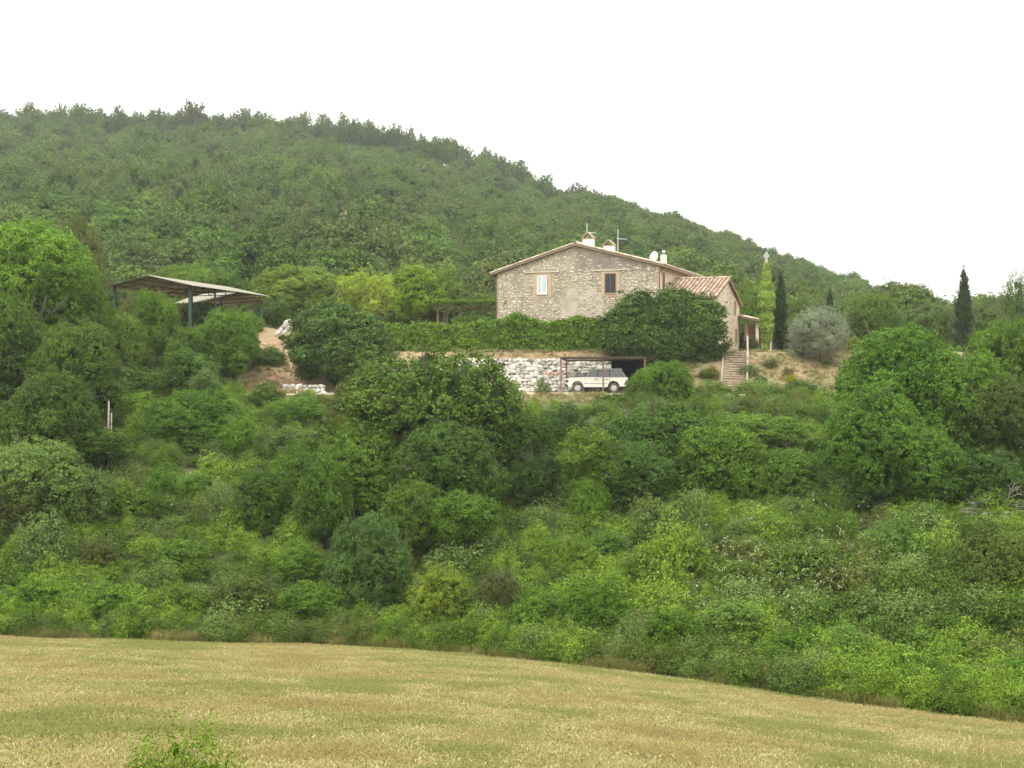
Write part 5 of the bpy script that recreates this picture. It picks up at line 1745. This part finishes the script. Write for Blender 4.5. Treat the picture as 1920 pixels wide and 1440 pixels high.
# jittered grid in depth and bearing so that spacing stays even
d = 4.5
for yy in np.arange(132, 455, d):
    xs = np.arange(-.47 * yy - 10, .47 * yy + 10, d)
    for xx in xs:
        x = xx + rw.uniform(-.45, .45) * d; y = yy + rw.uniform(-.45, .45) * d
        u = x / y; rd = np.interp(u, RU, RDIST)
        if y > rd + 14: continue
        cand.append((x, y, u, rd))
cand = np.array(cand)
cz = H(cand[:, 0], cand[:, 1])
cpx = 960 + cand[:, 2] * FPX
cpy = HOR - cz / cand[:, 1] * FPX
ridge = cand[:, 1] > cand[:, 3] - 6
keep = ~(ridge & (cpx < 1330) & (cand[:, 1] < cand[:, 3] + 8))
for (px, py, w, h) in ((640, 402, 30, 78), (658, 384, 22, 60), (733, 428, 26, 62)):
    keep &= ~((np.abs(cpx - px) < w) & (cpy > py - 10) & (cpy < py + h))
size = 1.7 + 2.3 * rw.rand(len(cand)) ** 1.3
size *= np.interp(cpx, [1250, 1450], [1, .68])
size = size * np.clip(1.15 - (cand[:, 1] - 130) / 900, .8, 1.2)
size *= 1 + .25 * (rw.rand(len(cand)) < .15)
nearcrest = (cand[:, 1] > cand[:, 3] - 34) & ~ridge & (cpx < 1050) & (cpx > 130)
size[nearcrest] *= .55
# patchy kinds: neighbours tend to be alike
fld = sines(cand[:, 0], cand[:, 1] * 1.0, .06) + rw.uniform(-.8, .8, len(cand))
# the skyline row: tall slender trees standing close together
rows = []
px = -18.0
while px < 1330:
    for off in (0, 1):
        u = (px + off * 4 - 960) / FPX; rd = np.interp(u, RU, RDIST)
        y = rd - 5 + off * 6 + rw.uniform(-2, 2)
        rows.append((u * y, y, u, rd))
    px += rw.uniform(7, 13) if px < 1000 else rw.uniform(10, 18)
rows = np.array(rows)
NR = len(rows)
cand = np.concatenate([cand, rows]); cz = np.concatenate([cz, H(rows[:, 0], rows[:, 1])])
cpx = 960 + cand[:, 2] * FPX; cpy = HOR - cz / cand[:, 1] * FPX
isrow = np.concatenate([np.zeros(len(ridge), bool), np.ones(NR, bool)])
ridge = np.concatenate([ridge, np.zeros(NR, bool)]); keep = np.concatenate([keep, np.ones(NR, bool)])
size = np.concatenate([size, rw.uniform(2.1, 3.3, NR)])
fld = sines(cand[:, 0], cand[:, 1] * 1.0, .06) + rw.uniform(-.8, .8, len(cand))
order = np.argsort(fld); rank = np.empty(len(cand)); rank[order] = np.linspace(0, 1, len(cand), endpoint=False)
kind = np.array([3, 4, 1, 0, 5, 2, 6])[(rank * 7).astype(int)]

sel = np.where(keep)[0]
app = size[sel] / cand[sel, 1]
inview = (cpx[sel] > -20) & (cpx[sel] < 1940)
# which trees are hidden by the things in front of them: leave these to the joined wood
hidden = (cpy[sel] > 640)
hidden |= (cpx[sel] > 940) & (cpx[sel] < 1390) & (cpy[sel] > 560)
obj_ids = [i for i in sel[np.argsort(-app)] if inview[np.searchsorted(sel, i)] and not hidden[np.searchsorted(sel, i)] and not ridge[i] and not isrow[i]][:150]
rid_ids = [i for i in sel if isrow[i] and cpx[i] > -15 and (i - (len(cand) - NR)) % 2 == 0][:140]
taken = set(obj_ids) | set(rid_ids)


def where(px):
    for lim, s in ((110, 'above the left-edge tree'), (215, 'left of the shed'), (330, 'above the shed peak'), (500, 'above the shed end'),
                   (640, 'above the pale trees'), (740, 'left of the cone-shaped tree'), (850, 'above the cone-shaped tree'), (940, 'above the pergola'), (1085, 'above the left roof slope'),
                   (1160, 'above the chimneys'), (1260, 'above the dish'), (1380, 'above the wing roof'), (1450, 'behind the ivy pole'), (1600, 'above the olive tree'), (1790, 'left of the lone cypress'), (3000, 'right of the lone cypress')):
        if px < lim: return s


ORD = ['first', 'second', 'third', 'fourth', 'fifth', 'sixth', 'seventh', 'eighth', 'ninth', 'tenth', 'eleventh', 'twelfth', 'thirteenth', 'fourteenth', 'fifteenth', 'sixteenth', 'seventeenth', 'eighteenth', 'nineteenth', 'twentieth']


def put_trees(ids, meshes, name, group, fmt):
    groups = {}
    for i in ids:
        k = kind[i]
        row = 'foot' if cpy[i] > 520 else ('lower part' if cpy[i] > 440 else 'middle')
        groups.setdefault((HN[k], row, where(cpx[i])), []).append(i)
    for (cn_, row, wh), L in groups.items():
        L.sort(key=lambda i: cpx[i])
        for j, i in enumerate(L):
            k = kind[i]
            me = meshes[k % len(meshes)] if name == 'ridge_tree' else meshes[k]
            s = size[i]
            if name == 'ridge_tree':
                sz = s * rw.uniform(1.4, 2.15) * np.interp(cpx[i], [0, 120, 350, 900, 1050, 1300], [.75, 1.0, 1.1, 1.05, .75, .55])
                z = cz[i] + sz * 1.0; sc3 = (s * 1.15, s * 1.15, sz)
            else:
                sz = s * rw.uniform(.85, 1.2)
                z = cz[i] + sz * .8; sc3 = (s * 1.08, s * 1.08, sz)
            lab = fmt(cn_, row, wh)
            if len(L) > 1: lab = lab + ', ' + ORD[min(j, 19)] + ' from left'
            o = link(name, me, None, (float(cand[i, 0]), float(cand[i, 1]), float(z)), float(rw.uniform(0, 6.28)), tuple(float(q) for q in sc3))
            v = rw.uniform(.9, 1.1)
            o.color = (HCOL[k][0] * v, HCOL[k][1] * v, HCOL[k][2] * v, 1)
            tag(o, lab, 'tree', group)


put_trees(obj_ids, HME, 'hillside_tree', 'single trees on the lower hillside', lambda c, r, w: f'{c} tree, {r} of hill, {w}')
put_trees(rid_ids, RME, 'ridge_tree', 'trees along the skyline of the hill', lambda c, r, w: f'{c} tree on the skyline ridge {w}')

rest = [i for i in sel if i not in taken]
protos = []
for k in range(7):
    q = bpy.data.objects.new('wood_tree', HME[k]); q.color = (*HCOL[k], 1); protos.append(q)
for k in range(3):
    q = bpy.data.objects.new('wood_tree_tall', RME[k]); protos.append(q)
pos, scl, rot = [], [], []
for i in rest:
    s = size[i]; sz = s * rw.uniform(.85, 1.25)
    if isrow[i]: sz = s * rw.uniform(1.2, 1.8) * np.interp(cpx[i], [0, 150, 700, 1000, 1300], [.8, 1.0, 1.0, .75, .55])
    elif cpx[i] < 620 and cand[i, 1] > 200: sz *= 1.25
    pos.append((cand[i, 0], cand[i, 1], cz[i] + sz * .8)); scl.append((s * 1.08, s * 1.08, sz)); rot.append((0, 0, rw.uniform(0, 6.28)))
wd = stuff_points('hillside_wood', pos, scl, rot, protos, 'dense mixed oak wood covering the hillside')
wd.data.attributes['idx'].data.foreach_set('value', np.array([(7 + i % 3) if isrow[i] else kind[i] for i in rest], np.int32))
print('wood', len(rest), 'objects', len(obj_ids), len(rid_ids))

# ------------------------------------------------------------------ undergrowth on the slope, terrace fringe
UG = []
for i in range(6):
    mk = ['mid', 'bright', 'mid', 'bright', 'sage', 'olive'][i]
    me = crown_mesh('clump', 700 + i, 4200, .075, LEAF[mk], core=.3, nlobe=12, lobe_r=(.22, .42), clump=.085, per=9, spread=.64, sprig=.5, shape=['dome', 'wild'][i % 2])
    q = bpy.data.objects.new('undergrowth_clump', me); q.color = ((.95, 1.0, .85, 1), (.50, .62, .5, 1), (1.1, 1.15, .9, 1), (.46, .58, .42, 1), (.62, .78, .52, 1), (.75, .88, .62, 1))[i]; UG.append(q)
ru = RS(31)
pos, scl, rot, kd = [], [], [], []
d = 1.05
for yy in np.arange(33, 99, d):
    for xx in np.arange(-.44 * yy - 3, .44 * yy + 3, d):
        x = xx + ru.uniform(-.5, .5) * d; y = yy + ru.uniform(-.5, .5) * d
        ye = field_edge(x)
        if y < ye + .2: continue
        px = 960 + x / y * FPX
        if y > 86.6 and not (x < -19.5 or False): continue
        if y > 84.3 and 930 < px < 1130: continue          # open bank below the carport
        if y > 86 and 440 < px < 625: continue
        if y > ye + 3.5 and any((x - fx) ** 2 + ((y - fy + .6) * 1.15) ** 2 < (fr_ * .7) ** 2 for fx, fy, fr_ in FOOT if fr_ > 3.2): continue
        s = ru.uniform(.5, 1.15) * (.6 + .4 * min(1, (y - ye) / 3))
        if ru.rand() < .035 and y < 77: s *= 1.6
        if 52 < y < 77: s *= .8
        if y > 77 and 900 < px < 1190: s *= .5
        if y > 77 and 440 < px < 640: s *= .55
        if y > 82 and px > 1280: s *= .7
        pos.append((x, y, float(H(x, y)) + s * .25)); scl.append((s * 1.1, s * 1.1, s * ru.uniform(.7, 1.25) * (1.7 if ru.rand() < .12 else 1))); rot.append((0, 0, ru.uniform(0, 6.28)))
        v = sines(x, y * 1.0, .22) + ru.uniform(-.7, .7)
        kd.append(v)
for _ in range(750):
    x = ru.uniform(-22, 17); y = float(field_edge(x)) + ru.uniform(.1, 3.6); s = ru.uniform(.35, .75)
    pos.append((x, y, Hs(x, y) + s * .3)); scl.append((s, s, s * ru.uniform(.8, 1.5))); rot.append((0, 0, ru.uniform(0, 6.28)))
    kd.append(float(sines(x, y, .22)) + ru.uniform(-.7, .7))
kd = np.array(kd); r_ = np.argsort(np.argsort(kd)) / len(kd)
o = stuff_points('undergrowth', pos, scl, rot, UG, 'tangled brambles and scrub covering the slope between field and drive')
o.data.attributes['idx'].data.foreach_set('value', np.array([5, 4, 0, 2, 3, 1])[(r_ * 6).astype(int)].astype(np.int32))
print('undergrowth', len(pos))

# pale blossom over the right part of the slope
def flowers(name, label, zones, n, size, col, seed):
    rf_ = RS(seed)
    M = leaf_mat(name + '_petal', col[0], col[1], .3)
    pts = []
    for (px, py, w, h, Y0, Y1, k) in zones:
        for _ in range(k):
            a = rf_.randn(2) * .5
            qx, qy = px + a[0] * w, py + a[1] * h
            Y = Y0 + (Y1 - Y0) * np.clip((py + h - qy) / (2 * h), 0, 1)
            X = (qx - 960) / FPX * Y
            # stand on the shrub tops: a little above the terrain
            pts.append((X, Y, float(H(X, Y)) + rf_.uniform(.7, 1.6)))
    P = np.repeat(np.array(pts), 5, 0) + rf_.randn(len(pts) * 5, 3) * size * 1.1
    N = unit(rf_.randn(len(P), 3) * .6 + [0, -.4, .8])
    me = kites(name, P, N, size * rf_.uniform(.7, 1.4, len(P)), rf_.rand(len(P)), [M], rf_, .8)
    return tag(link(name, me), label, None, None, 'stuff')


flowers('cream_blossom', 'cream blossom scattered through the brambles on the right', [(1450, 1180, 150, 55, 43, 52, 150), (1600, 1110, 110, 60, 46, 56, 90), (1350, 1170, 130, 40, 45, 52, 70), (1420, 730, 90, 14, 87.5, 89, 70), (1060, 770, 60, 14, 80, 84, 40)], 0, .04, ((.36, .38, .17), (.58, .58, .32)), 5)
flowers('bindweed_flowers', 'white bindweed flowers dotted over the right-hand brambles', [(1560, 1080, 120, 60, 48, 58, 22), (1400, 1090, 160, 80, 46, 58, 18), (500, 1000, 300, 120, 50, 66, 8)], 0, .035, ((.70, .70, .66), (.82, .82, .80)), 6)

# ------------------------------------------------------------------ grasses
def grass_mesh(name, seed, nb, h, spread, wid, mat, lean=.35, heads=False, headmat=None):
    rg_ = RS(seed)
    V, F, LV, MI = [], [], [], []
    for i in range(nb):
        a = rg_.uniform(0, 6.28); r = spread * np.sqrt(rg_.rand())
        b = np.array([r * np.cos(a), r * np.sin(a), 0])
        hh = h * rg_.uniform(.55, 1.2)
        dr = rg_.uniform(0, 6.28); ln = lean * rg_.uniform(.2, 1.6)
        dv = np.array([np.cos(dr), np.sin(dr), 0])
        sd = np.array([-dv[1], dv[0], 0])
        n0 = len(V)
        pts = [b, b + dv * ln * hh * .25 + np.array([0, 0, hh * .5]), b + dv * ln * hh * .8 + np.array([0, 0, hh * (1 - .25 * ln)])]
        for j, p in enumerate(pts[:2]):
            w = wid * (1 - .35 * j)
            V += [p - sd * w, p + sd * w]
        V.append(pts[2])
        F += [(n0, n0 + 1, n0 + 3, n0 + 2), (n0 + 2, n0 + 3, n0 + 4)]
        v = rg_.rand(); LV += [v, v]; MI += [0, 0]
        if heads:
            tip = pts[2]
            for q in range(7):
                c = tip + dv * (q * .03) * (1 + ln) + np.array([rg_.uniform(-.03, .03), rg_.uniform(-.03, .03), -q * .022 + .03])
                n1 = len(V)
                V += [c + np.array([0, 0, .014]), c + sd * .0035, c + np.array([0, 0, -.016]), c - sd * .0035]
                F.append((n1, n1 + 1, n1 + 2, n1 + 3)); LV.append(rg_.rand()); MI.append(1)
    me = bpy.data.meshes.new(name)
    me.from_pydata([tuple(v) for v in V], [], F)
    at = me.attributes.new('lv', 'FLOAT', 'FACE'); at.data.foreach_set('value', np.array(LV, np.float32))
    me.materials.append(mat)
    if headmat: me.materials.append(headmat)
    me.polygons.foreach_set('material_index', MI)
    return me


G_STRAW = leaf_mat('straw', (.19, .165, .052), (.305, .265, .094), .2)
G_GREEN = leaf_mat('grass_green', (.135, .142, .037), (.215, .218, .058), .3)
G_DRY = leaf_mat('dry_grass', (.32, .27, .13), (.56, .49, .29), .3)
G_BROWN = leaf_mat('brown_hay', (.165, .128, .042), (.26, .205, .074), .2)
rg2 = RS(88)
tufts = []
for i in range(9):
    m = [G_STRAW, G_STRAW, G_GREEN, G_BROWN, G_STRAW, G_GREEN, G_DRY, G_GREEN, G_STRAW][i]
    tufts.append(bpy.data.objects.new('stubble_tuft', grass_mesh('stubble_tuft', 60 + i, 40, .035 if m is not G_GREEN else .042, .28, .0045, m, 1.7)))
pos, scl, rot, kd = [], [], [], []
for k in range(60000):
    y = math.sqrt(rg2.uniform(13.5 ** 2, 49 ** 2)); x = rg2.uniform(-.43, .43) * y
    if y > field_edge(x) + .2: continue
    pos.append((x, y)); s = rg2.uniform(.7, 1.5); scl.append((s * 1.2, s * 1.2, s)); rot.append((0, 0, rg2.uniform(0, 6.28)))
    kd.append(mn.noise(Vector((x * .22 + y * .05, y * .30, 5))) * 1.0 + .7 * mn.noise(Vector((x * .7, y * 1.0, 2))) + .4 * mn.noise(Vector((x * 2.5, y * 2.5, 9))) + .2 * math.sin(math.hypot(x + 2, (y - 8) * 1.1) * 1.9 + 3 * mn.noise(Vector((x * .15, y * .15, 1)))) + rg2.uniform(-.2, .2))
pos = np.array(pos); pos = np.column_stack([pos, H(pos[:, 0], pos[:, 1])])
kd = np.array(kd); r_ = np.argsort(np.argsort(kd)) / len(kd)
o = stuff_points('field_stubble', pos, scl, rot, tufts, 'short mown hay and stubble grass on the field')
o.data.attributes['idx'].data.foreach_set('value', np.array([3, 0, 4, 8, 6, 1, 2, 5, 7])[(r_ * 9).astype(int)].astype(np.int32))

# unmown fringe along the field edge
fr_p = [bpy.data.objects.new('edge_grass_tuft', grass_mesh('edge_grass_tuft', 160 + i, 60, .55, .35, .008, [G_STRAW, G_GREEN, G_GREEN, G_GREEN][i], .8)) for i in range(4)]
pos, scl, rot = [], [], []
for k in range(2300):
    x = rg2.uniform(-22, 18); y = float(field_edge(x)) + abs(rg2.randn()) * .55 - .35
    dens = .35 + 1.5 * mn.noise(Vector((x * .45, 0, 4)))
    if rg2.rand() > dens: continue
    s = rg2.uniform(.45, 1.15) * (.8 + .5 * mn.noise(Vector((x * .2, 3, 4))))
    pos.append((x, y, Hs(x, y))); scl.append((s, s, s * rg2.uniform(.7, 1.4))); rot.append((0, 0, rg2.uniform(0, 6.28)))
stuff_points('edge_grass', pos, scl, rot, fr_p, 'tall dry and green grass along the field edge')

# dry grasses on the banks
pos, scl, rot = [], [], []
for k in range(4200):
    z_ = rg2.rand()
    if z_ < .55: x, y = rg2.uniform(8, 28), rg2.uniform(91, 99.5)
    elif z_ < .8: x, y = rg2.uniform(-19.5, -14), rg2.uniform(89, 97)
    elif z_ < .92: x, y = rg2.uniform(-2.5, 7), rg2.uniform(84.6, 87.4)
    else: x, y = rg2.uniform(-4.6, 7), rg2.uniform(97.6, 98.9)
    if 15.2 < x < 18 and y < 99: continue
    if z_ < .8 and z_ > .55 and rg2.rand() < .4: continue
    s = rg2.uniform(.25, .7) * (1.6 if (z_ >= .55 and z_ < .8 and y < 93) else 1)
    pos.append((x, y, Hs(x, y))); scl.append((s, s, s)); rot.append((0, 0, rg2.uniform(0, 6.28)))
dg = [bpy.data.objects.new('dry_tuft', grass_mesh('dry_tuft', 260 + i, 40, .45, .3, .01, [G_DRY, G_STRAW, G_BROWN][i], .9)) for i in range(3)]
stuff_points('bank_grass', pos, scl, rot, dg, 'dry pale grass on the earth banks round the stair and drive')

# wild oats and a leafy weed right in front of the camera
def oat(px, py, Y, lab, seed, nb=5, spread=.16, h=None, mat=None):
    mat = G_HEAD; nb = int(nb * 1.8)
    X, _, zt = W(px, py, Y)
    g = Hs(X, Y)
    me = grass_mesh('stalks', seed, nb, (zt - g) * .82, spread, .0055, mat, .28, True, G_HEAD)
    e = empty('wild_oats', (X, Y, g), 0, lab, 'grass clump', 'wild oats in the foreground')
    link('stalks', me, e)
    lf = grass_mesh('leaves', seed + 1, nb * 5, (zt - g) * .6, spread * 1.4, .0045, G_DRY, .6)
    link('leaves', lf, e)
G_HEAD = leaf_mat('oat_head', (.36, .32, .20), (.58, .53, .37), .3)
for k, (px, py, Y, nb, lab) in enumerate([
    (1290, 1368, 7.4, 5, 'tall pair of pale oat stalks left of the group in the lower right'),
    (1180, 1385, 7.0, 8, 'pale wild oats right of centre at the bottom edge'),
    (1060, 1398, 6.8, 7, 'low wild oats at the bottom edge near the middle'),
    (1375, 1400, 6.5, 8, 'wild oats just right of the tall pair at the bottom edge'),
    (1520, 1400, 6.4, 9, 'thick wild oats at the bottom edge, centre of the right half'),
    (1620, 1380, 6.6, 8, 'slanting wild oats left of the densest clump at the bottom right'),
    (1740, 1395, 6.2, 10, 'dense wild oats near the lower right corner'),
    (1830, 1372, 6.2, 12, 'tallest wild oats next to the lower right corner'),
    (1905, 1365, 6.0, 12, 'wild oats cut by the lower right corner'),
    (620, 1392, 7.6, 5, 'few drooping oat stalks left of the middle at the bottom edge'),
    (450, 1400, 8.0, 6, 'white-headed stalks rising out of the leafy weed'),
    (345, 1395, 8.4, 3, 'single thin stalks at the left side of the leafy weed'),
    (950, 1420, 6.8, 4, 'sparse stalks at the bottom edge just left of the middle')]):
    oat(px, py, Y, lab, 300 + 3 * k, nb)
X, Y, zt = W(350, 1392, 8.6)
wd_ = empty('leafy_weed', (X, Y, Hs(X, Y)), 0, 'bushy bright green weed at the bottom edge on the left', 'weed')
me = crown_mesh('foliage', 811, 9000, .032, LEAF['bright'], core=.3, aspect=.3, nlobe=16, lobe_r=(.2, .4), clump=.09, per=12, shape='wild', spread=.6, sprig=.7, dims=(.42, .3, (zt - Hs(X, Y)) * .62))
c = link('foliage', me, wd_, (0, 0, (zt - Hs(X, Y)) * .5)); c.color = (1.1, 1.1, .9, 1)
sb = MB()
for k in range(14):
    a = k * 2.4
    sb.tube([(0.06 * math.cos(a), .06 * math.sin(a), 0), (.28 * math.cos(a), .22 * math.sin(a), (zt - Hs(X, Y)) * rng.uniform(.6, 1))], [.008, .003], 4)
sb.build('stem', leaf_mat('weed_stem', (.10, .16, .04), (.16, .22, .07)), wd_)
X, Y, zt = W(262, 1425, 8.6)
wd_ = empty('leafy_weed', (X, Y, Hs(X, Y)), 0, 'lower part of a green weed at the bottom edge, left of the taller one', 'weed')
me = crown_mesh('foliage', 812, 5000, .032, LEAF['bright'], core=.3, aspect=.3, nlobe=12, lobe_r=(.2, .4), clump=.1, per=12, shape='wild', spread=.6, sprig=.7, dims=(.25, .25, (zt - Hs(X, Y)) * .56))
link('foliage', me, wd_, (0, 0, (zt - Hs(X, Y)) * .5))

# ------------------------------------------------------------------ haze
hz = MB().box(-950, 950, -70, 2600, -45, 120).build('haze', [])
hz.data.materials.clear()
M_HAZE = bpy.data.materials.new('haze'); M_HAZE.use_nodes = True
t = M_HAZE.node_tree; t.nodes.clear()
o_ = t.nodes.new('ShaderNodeOutputMaterial'); v_ = t.nodes.new('ShaderNodeVolumePrincipled')
v_.inputs['Color'].default_value = (.95, .96, .95, 1)
v_.inputs['Density'].default_value = .00023
v_.inputs['Anisotropy'].default_value = .2
t.links.new(v_.outputs['Volume'], o_.inputs['Volume'])
hz.data.materials.append(M_HAZE)
tag(hz, kind='stuff', label='thin summer haze over the valley')
